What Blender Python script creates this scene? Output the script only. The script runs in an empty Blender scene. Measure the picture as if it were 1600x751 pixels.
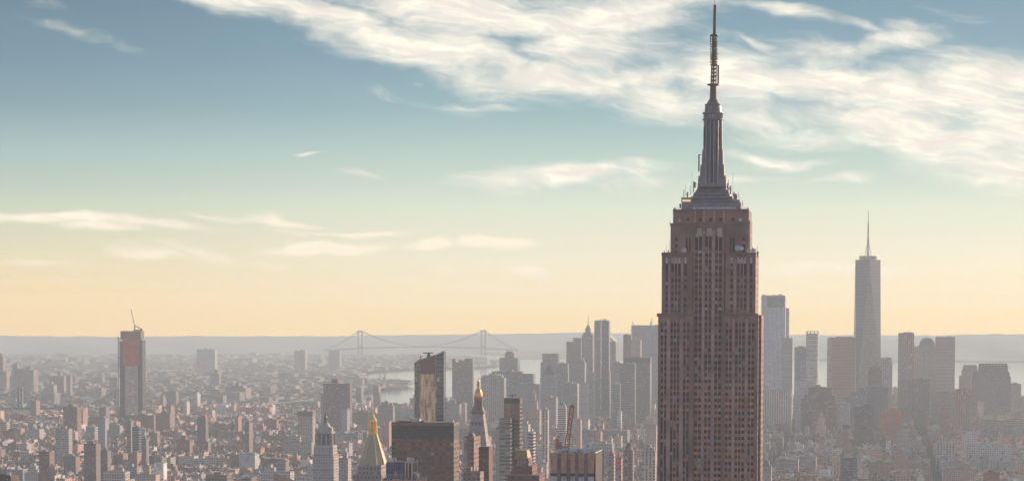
import bpy, bmesh, math, random
from mathutils import Vector, Matrix
random.seed(7)
C = bpy.context.scene
R = math.radians
COL = C.collection
# ------------------------------------------------------------------ camera
F = 3691.0; EYE = 495.0; H = 260.0          # focal length in photo pixels, eye-level row, camera height (m)
PITCH = R(3.0); ROLL = R(0.10); RE = 7.4e6   # effective earth radius with refraction
PCY = EYE + F*math.tan(PITCH)
cam_d = bpy.data.cameras.new('camera'); cam = bpy.data.objects.new('camera', cam_d); COL.objects.link(cam)
cam.location = (0, 0, H)
CR = Matrix.Rotation(math.pi/2 - PITCH, 3, 'X') @ Matrix.Rotation(ROLL, 3, 'Z')
cam.rotation_euler = CR.to_euler()
cam_d.sensor_width = 36; cam_d.lens = 36*F/1600; cam_d.shift_y = (PCY-375.5)/1600
cam_d.clip_start = 1; cam_d.clip_end = 90000
C.camera = cam
# ------------------------------------------------------------------ sun, exposure
SUN_AZ = 53.0; SUN_EL = 14.0                 # azimuth to the right of the view axis
sd = bpy.data.lights.new('sun', 'SUN'); sun = bpy.data.objects.new('sun', sd); COL.objects.link(sun)
sd.energy = 5.0; sd.angle = R(0.6); sd.color = (1.0, 0.78, 0.60)
az, el = R(SUN_AZ), R(SUN_EL)
sdir = Vector((math.sin(az)*math.cos(el), math.cos(az)*math.cos(el), math.sin(el)))
sun.rotation_euler = sdir.to_track_quat('Z', 'Y').to_euler(); sun.location = (300, -200, 900)
vs = C.view_settings
vs.view_transform = 'Standard'; vs.look = 'None'; vs.gamma = 1; vs.exposure = 0.28; vs.use_curve_mapping = False
# ------------------------------------------------------------------ world
def lin(c):
    def f(v):
        v /= 255.0
        return v/12.92 if v <= .04045 else ((v+.055)/1.055)**2.4
    return (f(c[0]), f(c[1]), f(c[2]), 1)
W = bpy.data.worlds.new('World'); C.world = W; W.use_nodes = True
nt = W.node_tree; nt.nodes.clear()
class G:
    """small helper for node graphs"""
    def __init__(s, nt): s.nt = nt
    def n(s, t, **k):
        x = s.nt.nodes.new(t)
        for a, b in k.items(): setattr(x, a, b)
        return x
    def put(s, sock, v):
        if isinstance(v, (int, float)): sock.default_value = v
        elif isinstance(v, (tuple, list)): sock.default_value = v
        else: s.nt.links.new(v, sock)
    def m(s, op, a, b=0.0, c=0.0, clamp=False):
        x = s.n('ShaderNodeMath', operation=op); x.use_clamp = clamp
        s.put(x.inputs[0], a); s.put(x.inputs[1], b)
        if op in ('MULTIPLY_ADD', 'SMOOTH_MIN', 'SMOOTH_MAX', 'COMPARE', 'WRAP'): s.put(x.inputs[2], c)
        return x.outputs[0]
    def mr(s, v, a, b, c=0.0, d=1.0, t='SMOOTHSTEP'):
        x = s.n('ShaderNodeMapRange', interpolation_type=t)
        s.put(x.inputs[0], v); s.put(x.inputs[1], a); s.put(x.inputs[2], b); s.put(x.inputs[3], c); s.put(x.inputs[4], d)
        return x.outputs[0]
    def mix(s, f, a, b, mode='MIX'):
        x = s.n('ShaderNodeMix', data_type='RGBA', blend_type=mode)
        s.put(x.inputs[0], f); s.put(x.inputs[6], a); s.put(x.inputs[7], b)
        return x.outputs[2]
    def xyz(s, a, b, c):
        x = s.n('ShaderNodeCombineXYZ'); s.put(x.inputs[0], a); s.put(x.inputs[1], b); s.put(x.inputs[2], c)
        return x.outputs[0]
    def sep(s, v):
        x = s.n('ShaderNodeSeparateXYZ'); s.put(x.inputs[0], v); return x.outputs
    def noise(s, v, scale, detail=4, rough=.5, dist=0.0, out=0):
        x = s.n('ShaderNodeTexNoise'); s.put(x.inputs['Vector'], v)
        x.inputs['Scale'].default_value = scale; x.inputs['Detail'].default_value = detail
        x.inputs['Roughness'].default_value = rough; x.inputs['Distortion'].default_value = dist
        return x.outputs[out]
    def ramp(s, f, stops):
        x = s.n('ShaderNodeValToRGB'); s.put(x.inputs[0], f); e = x.color_ramp.elements
        while len(e) < len(stops): e.new(.5)
        for q, (p, c) in zip(e, stops): q.position = p; q.color = c
        return x.outputs[0]
def azel(px, py):
    v = CR @ Vector(((px-800)/F, (PCY-py)/F, -1)); v.normalize()
    return math.degrees(math.atan2(v.x, v.y)), math.degrees(math.asin(v.z))
g = G(nt)
tc = g.n('ShaderNodeTexCoord').outputs['Generated']
X, Y, Z = g.sep(tc)
el_n = g.m('MULTIPLY', g.m('ARCSINE', Z), 57.2958)
az_n = g.m('MULTIPLY', g.m('ARCTAN2', X, Y), 57.2958)
sky = g.n('ShaderNodeTexSky', sky_type='NISHITA'); sky.sun_disc = False
sky.sun_elevation = el; sky.sun_rotation = az; sky.altitude = 200; sky.air_density = 1.1; sky.dust_density = 2.2; sky.ozone_density = 1.2
nish = g.mix(1.0, sky.outputs[0], (.15, .15, .15, 1), 'MULTIPLY')
# clear-sky radiance by elevation (deg): away from the sun and towards it
SKY_L = [(-1, (1.565, 0.82, 0.01)), (0.0, (1.565, 0.82, 0.01)), (0.3, (1.501, 0.846, 0.01)), (0.5, (1.461, 0.866, 0.01)), (0.6, (1.197, 0.728, 0.033)), (0.75, (1.091, 0.768, 0.261)), (0.95, (0.927, 0.696, 0.29)), (1.2, (0.843, 0.682, 0.351)), (1.5, (0.757, 0.658, 0.387)), (2.0, (0.611, 0.608, 0.419)), (2.6, (0.513, 0.573, 0.435)), (3.2, (0.397, 0.497, 0.431)), (3.8, (0.321, 0.452, 0.443)), (5.0, (0.179, 0.288, 0.342)), (6.1, (0.116, 0.223, 0.295)), (7.5, (0.084, 0.17, 0.243)), (12, (0.076, 0.153, 0.219))]
SKY_R = [(-1, (1.515, 0.926, 0.074)), (0.0, (1.515, 0.926, 0.074)), (0.3, (1.491, 0.998, 0.226)), (0.5, (1.421, 0.986, 0.244)), (0.6, (1.279, 0.95, 0.392)), (0.75, (1.101, 0.864, 0.418)), (0.95, (0.973, 0.805, 0.46)), (1.2, (0.904, 0.793, 0.521)), (1.5, (0.819, 0.753, 0.543)), (2.0, (0.708, 0.709, 0.542)), (2.6, (0.624, 0.677, 0.554)), (3.2, (0.487, 0.585, 0.511)), (3.8, (0.39, 0.522, 0.481)), (5.0, (0.221, 0.37, 0.418)), (6.1, (0.157, 0.287, 0.367)), (7.5, (0.115, 0.232, 0.322)), (12, (0.104, 0.209, 0.29))]
def skyramp(tab): return g.ramp(g.m('DIVIDE', g.m('ADD', el_n, 1), 13), [((e+1)/13, (*c, 1)) for e, c in tab])
low = g.mix(g.mr(az_n, -13, 0), skyramp(SKY_L), skyramp(SKY_R))
sunw = g.mr(az_n, -4, 30)
low = g.mix(g.m('MULTIPLY', sunw, .30), low, g.mix(1.0, low, (1.45, 1.38, 1.30, 1), 'MULTIPLY'))
# low sky behind the view: lavender, brightened to lift the shaded fronts
backc = g.ramp(g.m('DIVIDE', el_n, 30, clamp=True), [(0, lin((226,206,214))), (.3, lin((200,198,220))), (1, lin((150,168,208)))])
low = g.mix(g.mr(Y, .55, -.15), low, backc)
w_low = g.m('MULTIPLY', g.mr(el_n, 30, 10), .93)
base = g.mix(w_low, nish, low)
# cirrus: soft streaks laid out by azimuth and elevation on the sky
CL = [  # photo px centre, half sizes, tilt (deg, down to the right), weight
 (360, 2, 150, 20, 12, .85), (480, 22, 150, 24, 14, .9), (560, 38, 170, 26, 17, .95), (700, 85, 190, 42, 14, 1.0), (840, 118, 130, 26, 8, .9), (740, 22, 240, 44, 6, 1.0), (950, 25, 200, 42, -8, .95),
 (900, 75, 160, 40, -4, .9), (1060, 10, 110, 20, -6, .6),
 (1080, 165, 190, 38, 12, .9), (1010, 115, 180, 30, -8, .72), (1150, 115, 110, 60, 12, .9), (1290, 90, 150, 34, 10, .62), (1260, 130, 170, 40, 10, .95), (1420, 150, 190, 48, 6, 1.0), (1560, 120, 160, 40, 2, .95), (1440, 205, 200, 42, 10, 1.0),
 (1590, 180, 160, 60, 0, 1.0), (1560, 262, 150, 40, 12, .95), (1400, 70, 120, 24, -12, .72), (1450, 45, 60, 18, 10, .6), (1230, 215, 190, 26, 8, .55),
 (890, 278, 150, 21, -5, .98), (1000, 290, 110, 18, 4, .55), (1190, 252, 70, 11, 8, .8), (1250, 262, 90, 9, -2, .5), (1150, 290, 110, 9, -5, .5), (1310, 285, 110, 10, -6, .45),
 (130, 343, 210, 9, 4, .95), (160, 356, 60, 6, 2, .5), (290, 395, 110, 14, 4, .6), (505, 387, 95, 12, -2, 1.35), (560, 360, 90, 6, 3, .8), (680, 385, 46, 10, -4, 1.15), (775, 382, 54, 10, 2, 1.35), (455, 342, 70, 6, 3, .8),
 (480, 243, 22, 4, -5, .5), (655, 130, 14, 4, 0, .5), (540, 275, 60, 6, 6, .34), (130, 48, 120, 12, 12, .30), (60, 8, 70, 10, 12, .4), (1240, 18, 70, 14, 12, .72), (1330, 38, 80, 10, 14, .55), (1183, 68, 36, 8, 24, .8), (1500, 20, 80, 12, 20, .4),
 (1320, 420, 160, 11, 1, .95), (1320, 305, 14, 4, 10, .5), (825, 425, 34, 11, 10, 1.0), (710, 424, 24, 6, 6, .5), (640, 440, 50, 5, 2, .4), (960, 345, 80, 5, -3, .35), (60, 405, 110, 6, 2, .45), (245, 400, 80, 12, 4, .75), (130, 430, 60, 5, 2, .45), (350, 338, 70, 6, 3, .55), (170, 356, 70, 7, 3, .9), (520, 362, 60, 5, 2, .35), (710, 160, 170, 12, 6, .4), (420, 418, 40, 6, 10, .35)]
warp = g.noise(g.xyz(g.m('MULTIPLY', az_n, .35), g.m('MULTIPLY', el_n, .8), 3.0), 1.0, 3, .5, out=1)
wx, wy, wz = g.sep(warp)
azw = g.m('MULTIPLY_ADD', g.m('SUBTRACT', wx, .5), 2.2, az_n)
elw = g.m('MULTIPLY_ADD', g.m('SUBTRACT', wy, .5), 0.9, el_n)
tot = None
for (cx, cy, rx, ry, t, wgt) in CL:
    a0, e0 = azel(cx, cy); k = 57.2958/F
    c_, s_ = math.cos(R(t)), math.sin(R(t))
    dx = g.m('SUBTRACT', azw, a0); dy = g.m('SUBTRACT', elw, e0)
    p = g.m('MULTIPLY_ADD', dx, c_/(rx*k), g.m('MULTIPLY', dy, -s_/(rx*k)))
    q = g.m('MULTIPLY_ADD', dx, s_/(ry*k), g.m('MULTIPLY', dy, c_/(ry*k)))
    d = g.m('MULTIPLY_ADD', p, p, g.m('MULTIPLY', q, q))
    v = g.m('MULTIPLY', g.m('EXPONENT', g.m('MULTIPLY', d, -.9)), wgt)
    tot = v if tot is None else g.m('MAXIMUM', tot, v) if False else g.m('SMOOTH_MAX', tot, v, .12)
tt = R(9)
su = g.m('MULTIPLY_ADD', azw, math.cos(tt), g.m('MULTIPLY', elw, -math.sin(tt)))
sv = g.m('MULTIPLY_ADD', azw, math.sin(tt), g.m('MULTIPLY', elw, math.cos(tt)))
n1 = g.noise(g.xyz(g.m('MULTIPLY', su, .42), g.m('MULTIPLY', sv, 1.35), 0.0), 1.0, 10, .60, .35)
n2 = g.noise(g.xyz(g.m('MULTIPLY', su, 1.7), g.m('MULTIPLY', sv, 5.0), 5.0), 1.0, 9, .66, .4)
nn = g.m('MULTIPLY_ADD', n1, .80, g.m('MULTIPLY', n2, .20))
dens = g.m('MULTIPLY_ADD', g.m('SUBTRACT', nn, .5), 1.9, tot)
cl = g.m('MULTIPLY', g.mr(dens, .13, 1.0), g.mr(tot, .04, .35))
cl = g.m('MULTIPLY', cl, .93)
shade = g.noise(g.xyz(g.m('MULTIPLY', su, .8), g.m('MULTIPLY', sv, 3.2), 9.0), 1.0, 6, .6)
ccol = g.mix(g.mr(shade, .38, .66), lin((226, 220, 208)), lin((255, 247, 228)))
ccol = g.mix(g.mr(el_n, 3.5, 1.0), ccol, lin((255, 238, 208)))
final = g.mix(cl, base, ccol)
bg = g.n('ShaderNodeBackground'); g.put(bg.inputs[0], final); bg.inputs[1].default_value = 1.0
out = g.n('ShaderNodeOutputWorld'); nt.links.new(bg.outputs[0], out.inputs[0])
W.cycles.sampling_method = 'MANUAL'; W.cycles.sample_map_resolution = 512
C.cycles.volume_bounces = 1; C.cycles.max_bounces = 5; C.cycles.diffuse_bounces = 2; C.cycles.glossy_bounces = 2
C.cycles.transparent_max_bounces = 6
C.cycles.use_denoising = True
# ------------------------------------------------------------------ photo <-> world
def P(px, py, Yd):
    v = CR @ Vector(((px-800)/F, (PCY-py)/F, -1)); t = Yd/v.y
    return Vector((v.x*t, Yd, H+v.z*t))
def drop(x, y): return -(x*x+y*y)/(2*RE)
def GP(px, py):
    v = CR @ Vector(((px-800)/F, (PCY-py)/F, -1)); Yd = 9000.0
    for _ in range(60):
        s = -v.z/v.y
        Yd = (H + (Yd*Yd*(1+(v.x/v.y)**2))/(2*RE))/max(s, .0095)
        if Yd > 60000: Yd = 60000
    return v.x/v.y*Yd, Yd
def pix(x, y, z):
    v = CR.transposed() @ Vector((x, y, z-H))
    return 800+F*v.x/-v.z, PCY-F*v.y/-v.z
YAW = 8.93
# ------------------------------------------------------------------ tags
def tag(o, label=None, cat=None, group=None, kind=None):
    if label: o['label'] = label
    if cat: o['category'] = cat
    if group: o['group'] = group
    if kind: o['kind'] = kind
    return o
def empty(name, loc, rz=0.0):
    o = bpy.data.objects.new(name, None); COL.objects.link(o); o.location = loc; o.rotation_euler = (0, 0, rz); o.empty_display_size = 5
    return o
# ------------------------------------------------------------------ mesh builder
class MB:
    def __init__(s): s.v = []; s.f = []; s.uv = []; s.mi = []; s.col = []
    def face(s, pts, uv, mi, col):
        b = len(s.v); s.v += [tuple(p) for p in pts]; s.f.append(tuple(range(b, b+len(pts)))); s.uv += uv; s.mi.append(mi); s.col.append(col)
    def prism(s, lo, hi, z0, z1, col, mi=0, ri=1, rcol=None, cap=True, bottom=False):
        """lo, hi: footprints (ccw); z0, z1 heights (z1 may be a list, one per vertex)"""
        n = len(lo); u = 0.0
        zt = z1 if isinstance(z1, (list, tuple)) else [z1]*n
        for i in range(n):
            j = (i+1) % n
            a, b, c, d = lo[i], lo[j], hi[j], hi[i]
            L = math.hypot(b[0]-a[0], b[1]-a[1])
            if L < 1e-6: L = math.hypot(c[0]-d[0], c[1]-d[1])
            pts = [(a[0], a[1], z0), (b[0], b[1], z0), (c[0], c[1], zt[j]), (d[0], d[1], zt[i])]
            s.face(pts, [(-L/2, z0), (L/2, z0), (L/2, zt[j]), (-L/2, zt[i])], mi, col)
        if cap: s.face([(p[0], p[1], z) for p, z in zip(hi, zt)], [(p[0], p[1]) for p in hi], ri, rcol or (.22, .20, .19))
        if bottom: s.face([(p[0], p[1], z0) for p in reversed(lo)], [(p[0], p[1]) for p in lo], ri, rcol or col)
    def box(s, x0, x1, y0, y1, z0, z1, col, mi=0, ri=1, rcol=None, rot=0.0, org=(0, 0), bottom=False):
        q = [(x0, y0), (x1, y0), (x1, y1), (x0, y1)]
        if rot or org != (0, 0):
            c, n = math.cos(rot), math.sin(rot)
            q = [(org[0]+c*a-n*b, org[1]+n*a+c*b) for a, b in q]
        s.prism(q, q, z0, z1, col, mi, ri, rcol, bottom=bottom)
    def ring(s, cx, cy, prof, col, n=12, mi=0, ri=0, rot=0.0, sx=1, sy=1):
        """lathe: prof = [(r, z), ...]"""
        for (r0, z0), (r1, z1) in zip(prof, prof[1:]):
            lo = [(cx+sx*r0*math.cos(rot+2*math.pi*k/n), cy+sy*r0*math.sin(rot+2*math.pi*k/n)) for k in range(n)]
            hi = [(cx+sx*r1*math.cos(rot+2*math.pi*k/n), cy+sy*r1*math.sin(rot+2*math.pi*k/n)) for k in range(n)]
            if abs(z1-z0) < 1e-4:
                for k in range(n):
                    j = (k+1) % n
                    s.face([(*lo[k], z0), (*lo[j], z0), (*hi[j], z1), (*hi[k], z1)], [(0, 0)]*4, ri, col)
            else: s.prism(lo, hi, z0, z1, col, mi, ri, cap=False)
        r, z = prof[-1]
        if r > .01: s.face([(cx+sx*r*math.cos(rot+2*math.pi*k/n), cy+sy*r*math.sin(rot+2*math.pi*k/n), z) for k in range(n)], [(0, 0)]*n, ri, col)
    def bar(s, a, b, w, col, mi=0, d=None):
        a, b = Vector(a), Vector(b); t = (b-a)
        if t.length < 1e-6: return
        t.normalize(); up = Vector((0, 0, 1)) if abs(t.z) < .9 else Vector((0, 1, 0))
        p = t.cross(up).normalized()*w/2; q = t.cross(p).normalized()*(d or w)/2
        A = [a-p-q, a+p-q, a+p+q, a-p+q]; B = [b-p-q, b+p-q, b+p+q, b-p+q]
        for i in range(4):
            j = (i+1) % 4; s.face([A[j], A[i], B[i], B[j]], [(0, 0)]*4, mi, col)
        s.face(A, [(0, 0)]*4, mi, col); s.face(B[::-1], [(0, 0)]*4, mi, col)
    def build(s, name, mats, parent=None, loc=None):
        me = bpy.data.meshes.new(name); me.from_pydata(s.v, [], s.f)
        uvl = me.uv_layers.new(name='UVMap'); flat = [c for t in s.uv for c in t]; uvl.data.foreach_set('uv', flat)
        at = me.attributes.new('col', 'FLOAT_COLOR', 'FACE'); at.data.foreach_set('color', [c for t in s.col for c in (t[0], t[1], t[2], 1.0)])
        for m_ in (mats if isinstance(mats, (list, tuple)) else [mats]): me.materials.append(m_)
        nm = len(me.materials); me.polygons.foreach_set('material_index', [min(i, nm-1) for i in s.mi]); me.update()
        o = bpy.data.objects.new(name, me); COL.objects.link(o)
        if parent: o.parent = parent
        if loc: o.location = loc
        return o
# ------------------------------------------------------------------ materials
def newmat(name):
    m = bpy.data.materials.new(name); m.use_nodes = True; t = m.node_tree; t.nodes.clear(); q = G(t)
    o = q.n('ShaderNodeOutputMaterial'); b = q.n('ShaderNodeBsdfPrincipled'); t.links.new(b.outputs[0], o.inputs[0])
    return m, q, b
def facade(name, bay, fl, wr, hr, glass=(.05, .055, .065), g_rough=.15, g_metal=0.0, lit=.12, span=None, var=.5, w_rough=.8, ledge=0):
    """masonry or curtain wall with real-size window openings from the wall's own metre coordinates"""
    m, q, b = newmat(name)
    uv = q.n('ShaderNodeUVMap', uv_map='UVMap').outputs[0]; u, v, _ = q.sep(uv)
    at = q.n('ShaderNodeAttribute', attribute_name='col').outputs[0]
    ub = q.m('DIVIDE', u, bay); vb = q.m('DIVIDE', v, fl)
    fu = q.m('FRACT', ub); fv = q.m('FRACT', vb)
    iu = q.m('LESS_THAN', q.m('ABSOLUTE', q.m('SUBTRACT', fu, .5)), wr/2) if wr < .999 else 1.0
    iv = q.m('LESS_THAN', q.m('ABSOLUTE', q.m('SUBTRACT', fv, .5)), hr/2) if hr < .999 else 1.0
    win = q.m('MULTIPLY', iu, iv)
    wn = q.n('ShaderNodeTexWhiteNoise', noise_dimensions='3D')
    oi = q.n('ShaderNodeObjectInfo').outputs['Random']
    q.put(wn.inputs[0], q.xyz(q.m('FLOOR', ub), q.m('FLOOR', vb), oi)); r = wn.outputs[0]
    gc = q.mix(q.mr(r, .3, 1, 0, 1), (*[c*(1-var*.5) for c in glass], 1), (*[min(1, c*(1+var*1.6)) for c in glass], 1))
    gc = q.mix(q.m('GREATER_THAN', r, 1-lit), gc, (.42, .38, .33, 1))      # drawn blinds
    geo = q.n('ShaderNodeNewGeometry').outputs['Position']
    gr = q.noise(geo, .035, 5, .65); gr2 = q.noise(geo, .4, 3, .6)
    wall = q.mix(q.mr(gr, .3, .7, .0, .45), at, q.mix(1.0, at, (.62, .6, .6, 1), 'MULTIPLY'))
    wall = q.mix(q.mr(gr2, .35, .7, 0, .22), wall, q.mix(1.0, at, (1.35, 1.3, 1.25, 1), 'MULTIPLY'))
    if span is not None: wall = q.mix(iu if wr < .999 else 0.0, wall, q.mix(.5, wall, (*span, 1)))
    if ledge:
        lv = q.m('LESS_THAN', q.m('FRACT', q.m('DIVIDE', v, fl*ledge)), .07)
        wall = q.mix(lv, wall, q.mix(1.0, at, (.6, .58, .56, 1), 'MULTIPLY'))
    c = q.mix(win, wall, gc)
    q.put(b.inputs['Base Color'], c)
    q.put(b.inputs['Roughness'], q.mr(win, 0, 1, w_rough, g_rough, 'LINEAR'))
    if g_metal: q.put(b.inputs['Metallic'], q.m('MULTIPLY', win, g_metal))
    b.inputs['Specular IOR Level'].default_value = .4
    return m
def plain(name, rough=.8, metal=0.0, color=None, nscale=.2, namp=.35, spec=.4):
    m, q, b = newmat(name)
    at = q.n('ShaderNodeAttribute', attribute_name='col').outputs[0] if color is None else (*color, 1)
    geo = q.n('ShaderNodeNewGeometry').outputs['Position']
    gr = q.noise(geo, nscale, 5, .65)
    c = q.mix(q.mr(gr, .3, .7, 0, 1), q.mix(1.0, at, (1-namp, 1-namp, 1-namp, 1), 'MULTIPLY'), q.mix(1.0, at, (1+namp*.5,)*3+(1,), 'MULTIPLY'))
    q.put(b.inputs['Base Color'], c); b.inputs['Roughness'].default_value = rough; b.inputs['Metallic'].default_value = metal
    b.inputs['Specular IOR Level'].default_value = spec
    return m
M = {}
CG = (.095, .09, .10)
M['brick'] = facade('brick facade', 3.0, 3.1, .40, .44, lit=.14, glass=CG)
M['brickb'] = facade('brick facade with wide bays', 4.4, 3.2, .52, .42, lit=.16, glass=CG)
M['loft'] = facade('loft facade', 3.6, 3.9, .56, .50, lit=.16, ledge=3, glass=CG)
M['stone'] = facade('stone facade', 3.1, 3.6, .36, .44, lit=.1, ledge=5, glass=CG)
M['pier'] = facade('facade with tall piers', 5.0, 4.0, .46, .62, span=(.18, .16, .15))
M['pierf'] = facade('facade with fine piers', 3.0, 3.9, .5, .66, span=(.2, .19, .19), glass=(.07, .075, .09))
M['glass'] = facade('curtain wall glass', 3.2, 4.0, .93, .80, glass=(.10, .13, .16), g_rough=.08, g_metal=.45, lit=.05, var=.35, w_rough=.4)
M['dark'] = facade('dark glass grid', 3.1, 3.8, .80, .62, glass=(.030, .028, .030), g_rough=.12, lit=.035, var=.8, w_rough=.5)
M['ribbon'] = facade('ribbon window facade', 40.0, 3.7, 1.0, .48, glass=(.07, .07, .08), lit=.0, var=.3)
M['balc'] = facade('facade with balcony bands', 7.0, 3.1, .8, .5, glass=(.10, .10, .11), lit=.2, var=1.0)
M['white'] = facade('white frame facade', 3.8, 3.8, .60, .55, glass=(.15, .15, .17), lit=.1)
M['plain'] = plain('plain masonry')
M['roof'] = plain('roof surface', .9, nscale=.05, namp=.45)
M['metal'] = plain('painted metal', .5, .3)
M['steel'] = plain('dark steel', .45, .6)
M['gold'] = plain('gilded tile', .34, .85, nscale=.5, namp=.22)
M['gold_dull'] = plain('dull gold tile', .6, .25, nscale=.6, namp=.2)  # rougher, less metallic gold for the pyramid and mansard roofs
M['mesh'] = plain('construction netting', .8, nscale=.08, namp=.3)
# ------------------------------------------------------------------ generic tower
RQ = random.Random(77)
USED = []      # (x, y, r) footprints already built on
def side_px(px, depth, Yd, yaw): return F*depth*math.sin(R(yaw)-math.atan((px-800)/F))/Yd
class Site:
    """local frame of a building whose silhouette spans x0..x1 (photo pixels) at distance Yd"""
    def __init__(s, x0, x1, ytop, Yd, depth, yaw=YAW, base=None):
        sp = side_px((x0+x1)/2, depth, Yd, yaw)
        if abs(sp) > .45*(x1-x0): depth *= .45*(x1-x0)/abs(sp); sp = math.copysign(.45*(x1-x0), sp)
        f0, f1 = (x0, x1-sp) if sp >= 0 else (x0-sp, x1)
        a = P(f0, ytop, Yd); b = P(f1, ytop, Yd); k1 = b.x/b.y
        c, n = math.cos(R(yaw)), math.sin(R(yaw))
        s.w = (k1*a.y-a.x)/(c+k1*n); s.A = a; s.depth = depth; s.x0, s.x1 = x0, x1; s.Yd = Yd
        s.gz = drop(a.x, Yd) if base is None else base
        cx, cy = a.x+s.w/2*c, a.y-s.w/2*n
        s.loc = (cx, cy, s.gz); s.rz = -R(yaw); s.cx0 = cx
        mx, my = cx+depth/2*n, cy+depth/2*c
        USED.append((mx, my, max(s.w, depth)*.5+4))
    def z(s, py, px=None): return P(px or (s.x0+s.x1)/2, py, s.Yd).z - s.gz
    def u(s, px): return ((px-s.x0)/(s.x1-s.x0)-.5)*s.w
HERO = []      # (px, py, short name) for the labels of the small buildings around them
def tower(name, label, cat, style, col, Yd, tiers, depth, yaw=YAW, short=None, rcol=(.2, .19, .18), pent=None, top=None, group=None, tanks=0):
    x0, x1, yt = tiers[0][:3]
    if cat in ('warehouse', 'loft building', 'apartment block', 'office building', 'apartment building') and name != 'glass_building' and 2200 < Yd < 4700 and 260-(yt-495)*Yd/F > 52:
        Yd = F*(260-42)/(yt-495)
    if Yd > 4500:
        av = sum(col)/3; col = tuple(max(.03, min(.75, (av+(c-av)*1.4)*1.0*w)) for c, w in zip(col, (1.0, 1.0, 1.03)))
    s = Site(x0, x1, yt, Yd, depth, yaw)
    root = empty(name, s.loc, s.rz); tag(root, label, cat, group)
    mats = [M[style], M['roof']]
    m = MB(); z = 0.0
    for i, t in enumerate(tiers):
        zt = s.z(t[2]); a, b = s.u(t[0]), s.u(t[1]); fr = (b-a)/s.w; dd = depth_i = s.depth*min(1, fr) if i else s.depth
        y0 = (s.depth-dd)/2*.8 + (0.0 if i == 0 else .3*i)
        m.box(a, b, y0, y0+dd-.2*i, z, zt, col, rcol=rcol)
        if zt-z > 8: # parapet
            pc = tuple(c*.8 for c in col)
            m.box(a+.25, b-.25, y0-.25, y0-.02, zt-.9, zt+.9, pc, mi=1, rcol=pc)
        z = zt
    m.build('wall', mats, root)
    zt = z; t = tiers[-1]; a, b = s.u(t[0]), s.u(t[1])
    if top == 'band':
        k = MB(); hb = min(12, zt*.08); k.box(a-.4, b+.4, -.4, s.depth+.4, zt-hb, zt+.4, tuple(c*.45 for c in col)); k.build('mechanical_band', [M['plain'], M['roof']], root)
    if pent is None: pent = [(.3, .65, 4)] if zt > 30 else []
    for (p0, p1, ph) in pent:
        k = MB(); k.box(a+(b-a)*p0, a+(b-a)*p1, s.depth*.3, s.depth*.75, zt+.02, zt+ph, tuple(c*.85 for c in col), rcol=rcol); k.build('penthouse', [M['plain'], M['roof']], root)
    if zt-0 > 20 and (b-a) > 8:
        for q in range(3):
            k = MB(); ww = (b-a)*RQ.uniform(.06, .16); xx = RQ.uniform(a+1, b-ww-1); y_ = s.depth*RQ.uniform(.12, .6); k.box(xx, xx+ww, y_, y_+ww, zt+.01, zt+RQ.uniform(1.2, 3.6), RQ.choice([(.5, .47, .45), (.25, .2, .19), (.36, .3, .28), (.62, .6, .58)])); k.build('roof_unit', [M['plain'], M['roof']], root)
    for q in range(tanks):
        k = MB(); cx = a+(b-a)*random.uniform(.15, .85); r = 2.0; k.ring(cx, s.depth*.5, [(r*.2, zt), (r*.2, zt+3), (r, zt+3), (r, zt+6.5), (.05, zt+8.2)], (.16, .11, .08), 10); k.build('water_tank', [M['plain']], root)
    if short: HERO.append(((x0+x1)/2, yt, short))
    return root, s, zt
# ------------------------------------------------------------------ water, land, hills
def band_clip(poly, y0, y1):
    def clip(pl, f):
        o = []
        for i in range(len(pl)):
            a, b = pl[i-1], pl[i]; fa, fb = f(a), f(b)
            if (fa >= 0) != (fb >= 0): t = fa/(fa-fb); o.append((a[0]+(b[0]-a[0])*t, a[1]+(b[1]-a[1])*t))
            if fb >= 0: o.append(b)
        return o
    return clip(clip(poly, lambda p: p[1]-y0), lambda p: y1-p[1])
def sheet(name, poly, lift, mat, step=500):
    vs_, fs = [], []; ymin = min(p[1] for p in poly); ymax = max(p[1] for p in poly); y = ymin
    while y < ymax:
        q = band_clip(poly, y, min(y+step, ymax)); y += step
        if len(q) < 3: continue
        xs = [p[0] for p in q]; x = min(xs); xm = max(xs)
        b = len(vs_); vs_ += [(p[0], p[1], drop(p[0], p[1])+lift) for p in q]; fs.append(tuple(range(b, b+len(q))))
    me = bpy.data.meshes.new(name); me.from_pydata(vs_, [], fs); me.materials.append(mat); me.update()
    o = bpy.data.objects.new(name, me); COL.objects.link(o); tag(o, kind='structure'); return o
def roughen(poly, n, amp):
    o = []
    for i in range(len(poly)):
        a, b = poly[i], poly[(i+1) % len(poly)]; L = math.dist(a, b)
        for k in range(n):
            t = k/n; j = amp*min(1, L/1500) if k else 0
            o.append((a[0]+(b[0]-a[0])*t+random.uniform(-j, j), a[1]+(b[1]-a[1])*t+random.uniform(-j, j)*2))
    return o
wm, q, b = newmat('harbour water')
geo = q.n('ShaderNodeNewGeometry').outputs['Position']
b.inputs['Base Color'].default_value = (.035, .05, .055, 1); b.inputs['Roughness'].default_value = .10; b.inputs['IOR'].default_value = 1.34
bp = q.n('ShaderNodeBump'); q.put(bp.inputs['Height'], q.noise(geo, .02, 6, .7)); bp.inputs['Strength'].default_value = .02; bp.inputs['Distance'].default_value = 3
q.nt.links.new(bp.outputs[0], b.inputs['Normal'])
sheet('water', [(-8700, -900), (10200, -900), (10200, 23100), (-8700, 23100)], 0.0, wm, 250)
lm, q, b = newmat('city ground')
geo = q.n('ShaderNodeNewGeometry').outputs['Position']
q.put(b.inputs['Base Color'], q.ramp(q.noise(geo, .004, 8, .7), [(.3, (.05, .05, .052, 1)), (.5, (.10, .095, .085, 1)), (.7, (.14, .125, .105, 1))])); b.inputs['Roughness'].default_value = .95
def gp(l): return [GP(*p) for p in l]
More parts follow.
